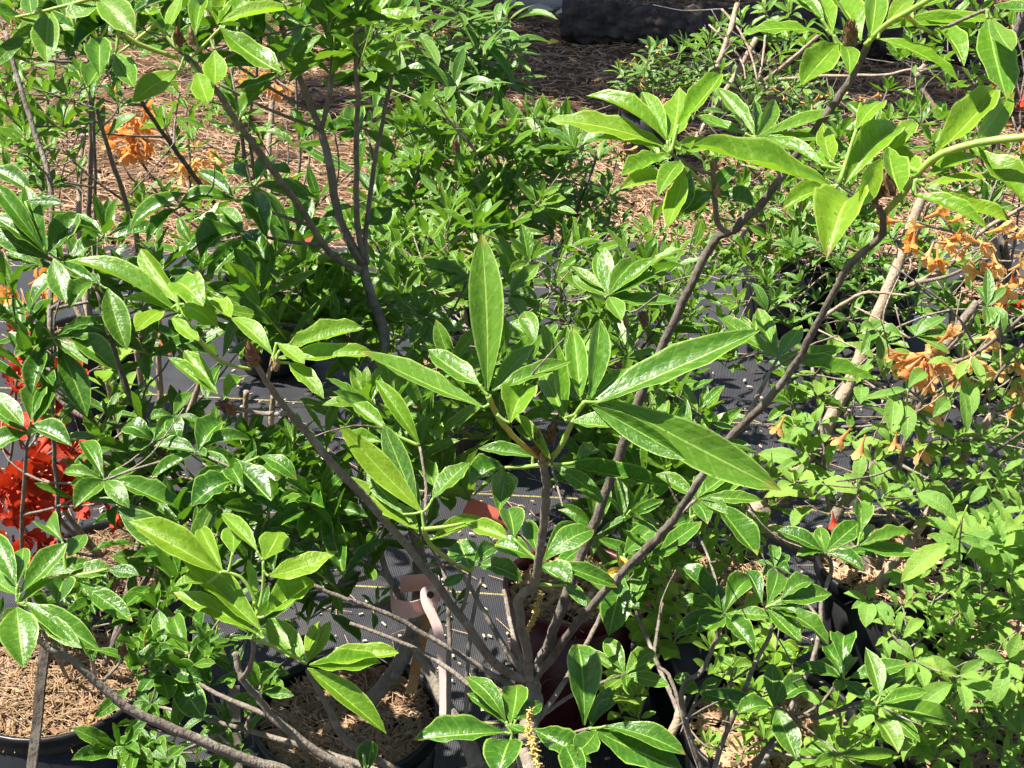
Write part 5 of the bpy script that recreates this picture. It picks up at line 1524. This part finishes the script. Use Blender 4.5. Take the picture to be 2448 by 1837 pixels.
P12.tstem([('S', 1845, 1725), ('C3', 400, 1590), ('C3', 360, 1640)], 1.75, 1.68, 6, 4, 'bark')
P12.tstem([('S', 1850, 1725), ('C3', 790, 1480), ('C3', 850, 1160)], 1.75, 1.80, 34, 26, 'bark_tan')
P12.at([(1800, 1720), (1830, 1770), (1780, 1790), (1850, 1740), (1700, 1800), (1740, 1830), (1690, 1780), (1810, 1690)], 1.66, .030, 11, 'fresh', wr=.28)
P12.at([(1990, 1790), (2050, 1800), (1960, 1830), (2080, 1760), (2010, 1740), (2040, 1830), (2000, 1690)], 1.62, .045, 7, 'fresh', wr=.36)
P12.finish()

# ------------------------------------------------------------------ 9 pale downy shrub, lower right
P13 = Plant('downy_azalea', 'pale downy leaved azalea filling the corner with soft hanging leaves', 'shrub', bD3, 'azalea shrubs in pots', kind='downy')
for spec, z0, z1, w0, w1, mt in (
        ([('S', 2335, 1740), ('C3', 1850, 1500), ('C3', 1750, 1220), ('C3', 1740, 880), ('C3', 1740, 700)], 1.80, 1.62, 9, 6, 'bark_tan'),
        ([('S', 2335, 1740), ('C3', 1830, 1560), ('C3', 1920, 1350), ('C3', 2000, 1250)], 1.80, 1.7, 12, 8, 'bark_dark'),
        ([('S', 2340, 1740), ('C3', 1960, 1100), ('C3', 1930, 700), ('C3', 1920, 430)], 1.80, 1.65, 8, 6, 'bark_tan'),
        ([('S', 2340, 1740), ('S', 2420, 1600), ('S', 2440, 1400)], 1.80, 1.68, 8, 6, 'bark_tan'),
        ([('C3', 1750, 1230), ('C3', 1600, 1000), ('C3', 1510, 980)], 1.7, 1.58, 6, 5, 'bark'),
        ([('C3', 1740, 900), ('C3', 1560, 600), ('C3', 1430, 420)], 1.65, 1.6, 5, 4, 'green_stem')):
    P13.tstem(spec, z0, z1, w0, w1, mt)
P13.whorl('C3', 1500, 980, 1.58, [(1320, 850, 110), (1520, 890, 60), (1715, 1120, 140), (1560, 1150, 130), (1440, 1110, 80), (1650, 1000, 100)], L=.055)
P13.whorl('C3', 1440, 430, 1.6, [(1290, 440, 60), (1480, 320, 60), (1560, 560, 90), (1450, 570, 70), (1330, 490, 60), (1530, 440, 60)], L=.045)
P13.whorl('C3', 1200, 590, 1.6, [(1040, 540, 70), (1310, 720, 110), (1180, 760, 120), (1090, 640, 60), (1230, 490, 60), (1370, 690, 90)], L=.05)
P13.at([(2230, 1440), (2270, 1480), (2300, 1540), (2200, 1520), (2330, 1450), (2370, 1500), (2420, 1440), (2400, 1540), (2260, 1580), (2320, 1610), (2380, 1600), (2430, 1620), (2190, 1590), (2280, 1660), (2350, 1680), (2420, 1690), (2230, 1680), (2160, 1650), (2200, 1740), (2270, 1750), (2130, 1580), (2360, 1380), (2420, 1370), (2300, 1390), (2440, 1560), (2440, 1760), (2400, 1810), (2310, 1800), (2240, 1810), (2170, 1800), (2110, 1720), (2130, 1660), (2440, 1820)], 1.64, .034, 8, 'downy', 0.35, .36)
P13.at([(2300, 1460), (2250, 1530), (2350, 1540), (2290, 1620), (2410, 1580), (2330, 1640), (2220, 1640), (2390, 1470)], 1.58, .040, 7, 'downy', 0.3, .38)
P13.at([(2360, 1250), (2300, 1240), (2420, 1290), (2380, 1310), (2440, 1230), (2330, 1300), (2280, 1290), (2400, 1240)], 1.60, .055, 6, 'downy', 0.35, .42)
P13.fill(2280, 1560, 180, 220, 1.72, .05, 26, .032, 8, 'downy', .2, .36)
P13.bare(14, .1, .001)
P13.finish()

# ------------------------------------------------------------------ 10 orange azalea with thick leaning stems, right
P14 = Plant('flowering_azalea', 'azalea with thick leaning brown stems and apricot orange blossoms at the right', 'shrub', bD2, 'azalea shrubs in pots', kind='downy')
b0 = ('C3', 1060, 860)
for spec, z0, z1, w0, w1, mt in (
        ([('S', 2100, 1370), ('C3', 1130, 680), ('C3', 1370, 330), ('C3', 1600, 0), ('B3', 1760, 1380), ('B3', 2000, 1000)], 2.05, 1.95, 34, 18, 'bark_tan'),
        ([('S', 2080, 1380), ('B3', 980, 1720), ('B3', 1180, 1420), ('B3', 1350, 1130), ('B3', 1560, 780), ('B3', 1800, 430), ('B3', 1900, 300)], 2.05, 2.05, 30, 20, 'bark'),
        ([('S', 2050, 1380), ('C3', 470, 60), ('B3', 600, 1560), ('B3', 880, 1190), ('B3', 1090, 780), ('B3', 1200, 520), ('B3', 1300, 280), ('B3', 1400, 20), ('A3', 1450, 1500), ('A3', 1550, 1250)], 2.08, 2.25, 40, 24, 'bark_tan'),
        ([('C3', 470, 60), ('B3', 760, 1500), ('B3', 980, 1100), ('B3', 1120, 820)], 2.1, 2.2, 26, 12, 'bark_dark'),
        ([('S', 2100, 1360), ('B3', 1350, 1600), ('B3', 1440, 1180), ('B3', 1560, 900)], 2.0, 1.9, 16, 12, 'bark'),
        ([('S', 2090, 1360), ('B3', 960, 1650), ('B3', 905, 1180), ('B3', 840, 720)], 2.05, 2.1, 11, 8, 'bark'),
        ([('B3', 1200, 1650), ('B3', 1480, 1540), ('B3', 1760, 1420), ('B3', 2180, 1140), ('B3', 2300, 1060)], 2.0, 1.85, 9, 7, 'bark_dark'),
        ([('B3', 1500, 900), ('B3', 1680, 720), ('B3', 1900, 620), ('B3', 2230, 360)], 2.0, 1.9, 12, 9, 'bark'),
        ([('B3', 1620, 700), ('B3', 1820, 480), ('B3', 1900, 330)], 2.0, 1.95, 9, 7, 'bark'),
        ([('B3', 1930, 950), ('B3', 2020, 780), ('B3', 2190, 570)], 1.95, 1.9, 8, 6, 'bark'),
        ([('B3', 880, 480), ('B3', 1060, 570), ('B3', 1270, 650)], 2.0, 1.95, 5, 4, 'bark_tan'),
        ([('B3', 1110, 330), ('B3', 1300, 430), ('B3', 1460, 530)], 2.0, 1.95, 5, 4, 'bark_tan'),
        ([('B3', 880, 420), ('B3', 1060, 300), ('B3', 1200, 240), ('B3', 1450, 260)], 2.2, 2.1, 12, 5, 'bark_tan'),
        ([('B3', 1460, 200), ('B3', 1700, 80), ('A3', 1900, 1500), ('A3', 2190, 1330)], 2.2, 2.1, 14, 10, 'bark_tan'),
        ([('B3', 1500, 180), ('B3', 1750, 120), ('A3', 2000, 1600)], 2.1, 2.0, 10, 7, 'bark'),
        ([('B3', 820, 760), ('B3', 930, 780), ('B3', 1090, 810)], 2.1, 2.1, 5, 3, 'bark_tan'),
        ([('B3', 800, 1240), ('B3', 950, 1240), ('B3', 1120, 1210)], 2.1, 2.1, 5, 3, 'bark_tan'),
        ([('A3', 1460, 1640), ('A3', 1540, 1430), ('A3', 1590, 1300)], 2.2, 2.1, 8, 7, 'bark_tan')):
    P14.tstem(spec, z0, z1, w0, w1, mt)
P14.whorl('B3', 1450, 860, 1.80, [(1440, 1190, 115, 1445, 960), (1560, 745, 110, 1455, 850), (1345, 1140, 130, 1370, 890), (1300, 900, 60), (1150, 930, 60)], L=.065)
P14.whorl('B3', 1800, 760, 1.82, [(1570, 695, 80, 1760, 720), (1770, 800, 90, 1830, 680), (1860, 1030, 120, 1830, 800), (1940, 830, 80, 1860, 650), (1610, 1040, 100, 1720, 930), (1830, 1140, 70)], L=.06)
P14.whorl('B3', 1500, 520, 1.88, [(1700, 400, 90), (1600, 410, 90), (1740, 510, 70), (1720, 630, 90), (1460, 460, 80), (1590, 490, 80)], L=.055, kind='narrow')
P14.whorl('B3', 1240, 480, 1.9, [(1130, 500, 90), (1410, 520, 100), (1260, 420, 80), (1180, 560, 90), (1380, 780, 120, 1250, 720), (1300, 800, 110), (1150, 640, 80)], L=.055, kind='narrow')
P14.whorl('B3', 1960, 330, 1.9, [(2065, 500, 110), (1950, 460, 100), (2080, 210, 60), (1890, 200, 80), (2010, 480, 90), (1960, 80, 80)], L=.06, kind='narrow')
P14.at([(1980, 860), (2060, 900), (2100, 830), (2130, 1060), (2200, 1090), (2280, 1060), (2230, 1020), (2330, 940), (2380, 890), (2420, 960), (2350, 1050), (2420, 1080), (2160, 960), (1950, 1010), (1920, 1080), (1980, 1120), (2090, 1100), (2440, 870), (2300, 880), (2390, 1020)], 2.0, .052, 6, 'downy', 0.25, .42)
P14.at([(2230, 1150), (2290, 1180), (2350, 1160), (2410, 1180), (2260, 1220), (2330, 1220), (2390, 1140), (2440, 1150), (2200, 1190), (2160, 1160), (2110, 1190), (2050, 1160), (1900, 1150), (1940, 1190)], 1.9, .05, 6, 'downy', 0.2, .42)
P14.at([(1890, 960), (1900, 1020), (1880, 900), (1960, 940), (1790, 1120), (1830, 1150), (1860, 1190), (2000, 1200)], 2.1, .045, 6, 'mid', 0.2, .40)
truss(P14, 2215, 845, 1.86, 15, .026, .040, 'wilt_petal', 0.85, 0.9)
for (x, y, n, sp, sz, kd, wl) in ((2170, 845, 2, .012, .045, 'gold_petal', .1), (2305, 815, 4, .02, .042, 'gold_petal', .2), (2280, 870, 4, .02, .038, 'wilt_petal', .4), (2425, 850, 5, .02, .034, 'gold_petal', .4), (2430, 895, 4, .018, .032, 'gold_petal', .4),
                                  (2245, 545, 5, .025, .042, 'gold_petal', .6), (2190, 530, 3, .02, .042, 'orange_petal', .3), (2240, 580, 3, .02, .04, 'orange_petal', .3), (2330, 565, 5, .02, .046, 'gold_petal', .8), (2370, 590, 4, .02, .044, 'gold_petal', .7), (2420, 625, 4, .02, .034, 'wilt_petal', .8),
                                  (2380, 660, 4, .025, .04, 'gold_petal', .2), (2430, 690, 2, .02, .036, 'orange_petal', .3), (2440, 300, 4, .02, .042, 'orange_petal', .6), (2450, 180, 3, .02, .042, 'red_petal', .6), (2440, 960, 2, .01, .03, 'orange_petal', .4),
                                  (2420, 60, 2, .02, .04, 'orange_petal', .4), (2400, 730, 2, .01, .03, 'red_petal', .4)):
    truss(P14, x, y, 1.95, n, sp, sz * .85, kd, min(.95, wl + .15), 0.5)
for (tx, ty, dx, dz, sz, kd) in ((1460, 970, .9, .05, .055, 'gold_petal'), (1085, 1110, -.6, -.7, .036, 'wilt_petal'), (1180, 1150, -.25, -.9, .042, 'wilt_petal'), (1510, 1170, .3, -.9, .040, 'wilt_petal'), (665, 1030, -.4, -.8, .032, 'wilt_petal'), (970, 1640, .1, -.6, .028, 'red_petal'), (1380, 1130, -.1, -.9, .03, 'wilt_petal')):
    flower(P14, WT('B3', tx, ty, 1.92), Vector((dx, -.25, dz)), sz, kd, 0.6 if kd != 'gold_petal' else 0.2)
P14.bare(40, .12, .0011, 'bark_tan'); P14.bare(16, .22, .0018)
P14.fill(2180, 930, 230, 200, 2.2, .1, 8, .045, 6, 'mid', .2, .4)
P14.finish()

# ------------------------------------------------------------------ 11 small leaved evergreen shrubs at the back right
def twiggy(P, pts, z, dz, w, mt='bark_tan'):
    for (x, y) in pts:
        b = P.base
        t = W(x, y, z + P.rnd.uniform(-dz, dz))
        m = b.lerp(t, .5) + Vector((P.rnd.uniform(-.05, .05), P.rnd.uniform(-.05, .05), .03))
        P.stem([b, m, t], w * .5 / FPX * z, w * .25 / FPX * z, mt)


P15 = Plant('evergreen_azalea', 'small leaved evergreen azalea with tangled tan twigs behind the long leaf shoot', 'shrub', bF1, 'azalea shrubs in pots', kind='narrow')
twiggy(P15, [(1700, 520), (1760, 440), (1850, 400), (1640, 470), (1960, 480), (1900, 420), (1720, 330), (1950, 300), (2050, 260), (1600, 600), (1800, 640)], 2.8, .15, 9)
for spec, w in (([('A3', 260, 60), ('A3', 370, 190), ('A3', 440, 330), ('A3', 490, 520)], 6), ([('A3', 180, 160), ('A3', 330, 310), ('A3', 400, 430), ('A3', 420, 570)], 5), ([('A3', 540, 230), ('A3', 520, 400), ('A3', 490, 530)], 6),
                ([('A3', 380, 570), ('A3', 500, 540), ('A3', 660, 420), ('A3', 880, 230)], 12), ([('A3', 600, 510), ('A3', 900, 490), ('A3', 1300, 480), ('A3', 1510, 440), ('A3', 1620, 470)], 8),
                ([('A3', 480, 250), ('A3', 350, 480), ('A3', 200, 720), ('A3', 90, 900)], 14), ([('A3', 360, 30), ('A3', 280, 300), ('A3', 220, 440)], 14), ([('A3', 430, 650), ('A3', 500, 570), ('A3', 700, 560)], 9)):
    P15.tstem(spec, 2.9, 2.8, w, w * .8, 'bark_tan')
P15.fill(1830, 300, 190, 120, 2.8, .15, 26, .042, 8, wr=.30)
P15.fill(1760, 560, 170, 130, 2.6, .15, 28, .044, 7, 'mid', wr=.36)
P15.fill(1950, 500, 140, 120, 2.5, .12, 18, .044, 7, 'mid', wr=.36)
P15.fill(1690, 800, 150, 90, 2.4, .12, 16, .042, 7, 'mid', wr=.36)
for (x, y) in ((1870, 222), (1940, 245), (2000, 232), (2080, 235)):
    truss(P15, x, y, 2.7, 3, .006, .020, 'brown_petal', .9, .1)
P15.fill(1760, 420, 200, 120, 2.9, .12, 20, .045, 7, 'narrow', .2, .3)
P15.fill(1850, 120, 190, 110, 3.4, .15, 26, .055, 8, 'narrow', .2, .28)
P15.bare(50, .12, .0012); P15.fill(1700, 640, 160, 90, 2.7, .1, 12, .045, 7, 'mid')
P15.finish()
P16 = Plant('evergreen_azalea', 'small leaved evergreen azalea with rolled leaves beneath the thick leaning stems', 'shrub', bF2, 'azalea shrubs in pots', kind='narrow')
twiggy(P16, [(2000, 680), (2100, 640), (2150, 700), (1900, 720), (2200, 620), (1950, 780), (2060, 560), (2250, 690), (1840, 680)], 2.5, .12, 8)
P16.fill(1980, 690, 170, 110, 2.45, .12, 26, .045, 8, wr=.30)
P16.fill(2190, 640, 150, 110, 2.35, .12, 20, .045, 7, wr=.32)
P16.fill(2000, 340, 120, 80, 2.5, .1, 8, .045, 6, 'mid', wr=.4)
P16.fill(2100, 420, 190, 130, 2.7, .12, 18, .045, 7, 'mid', .1, .36)
P16.bare(40, .12, .0011)
P16.finish()
P17 = Plant('evergreen_azalea', 'fine leaved evergreen azalea behind the wilted orange truss at the edge', 'shrub', bF3, 'azalea shrubs in pots', kind='mid')
twiggy(P17, [(2300, 600), (2400, 560), (2440, 420), (2350, 450), (2280, 480), (2420, 280), (2300, 250), (2200, 300)], 2.5, .12, 9)
P17.tstem([('S', 2400, 690), ('A3', 1900, 1200), ('A3', 1540, 560), ('A3', 1560, 420)], 2.7, 2.7, 20, 14, 'bark_tan')
P17.tstem([('S', 2410, 690), ('S', 2380, 300), ('S', 2420, 100), ('S', 2448, 20)], 2.7, 2.7, 22, 18, 'bark_dark')
P17.fill(2210, 250, 150, 130, 2.6, .15, 20, .045, 7, wr=.38)
P17.fill(2330, 420, 110, 140, 2.5, .12, 16, .045, 7, wr=.36)
P17.fill(2290, 90, 150, 80, 2.8, .1, 14, .05, 7, wr=.40)
P17.fill(2340, 760, 90, 60, 2.4, .08, 8, .04, 6, wr=.36)
P17.bare(30, .14, .0012)
P17.finish()
bS = pot(1560, 240, .18, .09, 'black nursery pot standing back on the mulch near the log', 'black_plastic', 'bark', 0.3)
P18 = Plant('evergreen_azalea', 'small rounded evergreen azalea standing alone before the fallen log', 'shrub', bS, 'azalea shrubs in pots', kind='narrow')
twiggy(P18, [(1500, 190), (1560, 140), (1620, 150), (1660, 170), (1530, 160), (1600, 200), (1680, 200), (1480, 200)], 3.9, .1, 7)
P18.tstem([('S', 1560, 240), ('A2', 1835, 640), ('A2', 1850, 480)], 4.1, 4.0, 6, 5, 'bark_tan')
P18.at([(1490, 185), (1520, 165), (1550, 140), (1590, 130), (1625, 125), (1660, 130), (1690, 145), (1540, 185), (1580, 175), (1620, 165), (1660, 175), (1500, 200), (1560, 205), (1600, 205), (1650, 205), (1570, 120), (1640, 105), (1480, 165), (1530, 200), (1700, 180)], 3.85, .062, 8, 'narrow', .25, .26)
for (x, y) in ((1565, 115), (1585, 138), (1505, 150), (1530, 195)):
    truss(P18, x, y, 3.8, 3, .006, .022, 'brown_petal', .9, .1)
P18.at([(1500, 5), (1660, 15), (1690, 30), (1670, 0)], 2.5, .06, 5, 'narrow', .6, .3) if False else None
P18.finish()

# ------------------------------------------------------------------ stakes, tags, irrigation
def strip(path, wvec, th, mat, name, parent=None, base=Vector()):
    vs, fs = [], []
    n = len(path)
    for i, p in enumerate(path):
        w = wvec[i] if isinstance(wvec, list) else wvec
        t = (path[min(n - 1, i + 1)] - path[max(0, i - 1)]).normalized()
        nn = t.cross(w).normalized() * th * .5
        vs += [p - w * .5 - nn - base, p + w * .5 - nn - base, p + w * .5 + nn - base, p - w * .5 + nn - base]
    for i in range(n - 1):
        for j in range(4):
            k = (j + 1) % 4
            fs.append((i * 4 + j, i * 4 + k, (i + 1) * 4 + k, (i + 1) * 4 + j))
    fs += [(3, 2, 1, 0), tuple(4 * (n - 1) + j for j in range(4))]
    me = mesh_from(name, vs, fs, M[mat], None, False)
    o = bpy.data.objects.new(name, me); col.objects.link(o)
    if parent:
        o.parent = parent
    return o


def stake(p0, p1, w, th, mat, label):
    path = [p0.lerp(p1, i / 6) + Vector((R2.uniform(-.0006, .0006), 0, 0)) for i in range(7)]
    o = strip(path, Vector((w, 0, 0)), th, mat, 'wooden_stake')
    o.location = (0, 0, 0)
    return tagged(o, label, 'stake')


stake(WT('C1', 196, 1760, 1.62), WT('C1', 290, 860, 1.60), .0105, .006, 'stake_wood', 'flat weathered wooden stake standing before the needle filled pot')
stake(WT('C1', 1520, 1700, 1.62), WT('C1', 1500, 1130, 1.62), .012, .006, 'stake_wood', 'grey wooden stake standing on the cloth between the two front pots')
so = WT('C2', 450, 1180, 1.76)
stake(so, WT('C2', 560, 640, 1.76), .013, .006, 'orange_wood', 'orange brown wooden stake behind the ribbon tied trunk')
stake(WT('C1', 60, 1700, 1.60), WT('C1', 190, 1420, 1.62), .005, .004, 'bark_tan', 'thin broken twig stake leaning against the needle filled pot') if False else None

# pink ribbon tag looped round the trunk
rb = thing('ribbon_tag', 'pale pink plastic ribbon tag looped round the grey trunk', 'tag', WT('C2', 505, 580, 1.68))
rbase = rb.location.copy()
lp = []
c0 = WT('C2', 480, 560, 1.69); right = RGT
for k in range(23):
    a = math.radians(-200 + 330 * k / 22)
    lp.append(c0 + Vector((math.cos(a) * .029, math.sin(a) * .022, .004 * math.sin(a * .5) + 0.012 * max(0, math.cos(a)))))
strip(lp, [Vector((0, -.004, .026))] * len(lp), .0006, 'pink_tag', 'loop', rb, rbase)
hang = smooth_path([WT('C2', 640, 480, 1.66), WT('C2', 560, 520, 1.655), WT('C2', 560, 620, 1.652), WT('C2', 620, 760, 1.65), WT('C2', 655, 960, 1.65), WT('C2', 665, 1150, 1.65), WT('C2', 660, 1345, 1.65)], 4)
wv = []
for i, p in enumerate(hang):
    t = i / (len(hang) - 1)
    wv.append(Vector((0.016 - 0.006 * t, -.004, 0.012 * max(0, .25 - t))))
strip(hang, wv, .0006, 'pink_tag', 'hanging_strip', rb, rbase)
vs, fs = [], []
hc = WT('C2', 575, 550, 1.645) - rbase
for j in range(16):
    a = 2 * math.pi * j / 16
    vs.append(hc + RGT * (.0042 * math.cos(a)) + UPC * (.0042 * math.sin(a)))
o = bpy.data.objects.new('punched_hole', mesh_from('punched_hole', vs, [tuple(range(16))], M['ink'])); col.objects.link(o); o.parent = rb


def tag(spec, z, wpx, mat, label, marks=()):
    """stiff plastic tag hanging along points; ink marks lie on it"""
    pts = smooth_path([WT(t, x, y, z) for (t, x, y) in spec], 4)
    root = thing('plant_tag', label, 'tag', pts[0])
    b = pts[0].copy()
    w = wpx / TS / FPX * z
    d = (pts[-1] - pts[0]).normalized()
    side = (d.cross(FWD)).normalized() * w
    strip(pts, side, .0007, mat, 'strip', root, b)
    for (u, v, su, sv) in marks:
        p = pts[int(u * (len(pts) - 1))] + side * v - FWD * .0012 - b
        dd = d * su; ss = side * sv
        q = [p - dd - ss, p + dd - ss * .6, p + dd * .7 + ss, p - dd * .8 + ss * .8]
        o = bpy.data.objects.new('ink_mark', mesh_from('ink_mark', q, [(0, 1, 2, 3)], M['ink'])); col.objects.link(o); o.parent = root
    return root


tag([('B2', 480, 980), ('B2', 550, 1120), ('B2', 600, 1300)], 1.78, 130, 'red_tag', 'coral red plastic tag hanging behind the central leaf whorl')
tag([('C2', 800, -20), ('C2', 930, 30), ('C2', 1080, 110)], 1.62, 120, 'red_tag', 'coral red tag with dark ink marks behind the central stem', ((.75, .15, .0022, .10), (.9, -.2, .0018, .12), (.85, .3, .002, .06)))
tag([('A1', 1960, 1290), ('A1', 1965, 1480), ('A1', 1985, 1680)], 2.1, 75, 'red_tag', 'narrow coral tag with black marks hanging over the mulch edge', ((.62, .1, .003, .2), (.75, -.2, .002, .15), (.8, .25, .003, .12), (.9, 0, .002, .2)))
tag([('B1', 1010, 400), ('B1', 1030, 520), ('B1', 1080, 640)], 1.95, 42, 'red_tag', 'small coral pink tag hanging behind the lime green left shoot')
tag([('B1', 300, 600), ('B1', 310, 680), ('B1', 320, 740)], 2.1, 45, 'pink_tag', 'thin pale pink tag strip above the scarlet blossoms')
tag([('C2', 1890, 610), ('C2', 1930, 640), ('C2', 1985, 610)], 1.95, 60, 'magenta_tag', 'crimson plastic tag stuck at the dark red pot')

# scrap of pale film on the cloth
p = [on_height(*src('B3', x, y), .012) for (x, y) in ((1370, 370), (1480, 345), (1760, 480), (1690, 530), (1500, 460))]
c = sum(p, Vector()) / 5
vs = [q for q in p] + [q + Vector((0, 0, .0012)) for q in p]
o = link('plastic_scrap', mesh_from('plastic_scrap', vs, [(4, 3, 2, 1, 0), (5, 6, 7, 8, 9)] + [(i, (i + 1) % 5, 5 + (i + 1) % 5, 5 + i) for i in range(5)], M['white_film'], None, False))
tagged(o, 'pale bluish scrap of plastic film lying on the black cloth', 'plastic scrap')


def riser(px, py, h, label):
    b = on_height(px, py, 0.0)
    t = thing('irrigation_riser', label, 'irrigation fitting', b)
    for nm, prof in (('pipe', [(.001, 0), (.017, 0), (.017, h * .6), (.001, h * .6)]), ('collar', [(.001, h * .5), (.028, h * .5), (.030, h * .62), (.026, h * .7), (.001, h * .7)]),
                     ('cap', [(.001, h * .7), (.034, h * .71), (.036, h * .95), (.030, h), (.001, h)])):
        vs, fs = lathe(prof, 18)
        o = bpy.data.objects.new(nm, mesh_from(nm, vs, fs, M['green_plastic'])); col.objects.link(o); o.parent = t


riser(172, 165, .16, 'dark green plastic irrigation riser on the mulch behind thin stems')
riser(280, 205, .09, 'low dark green irrigation cap on the mulch beside the riser')
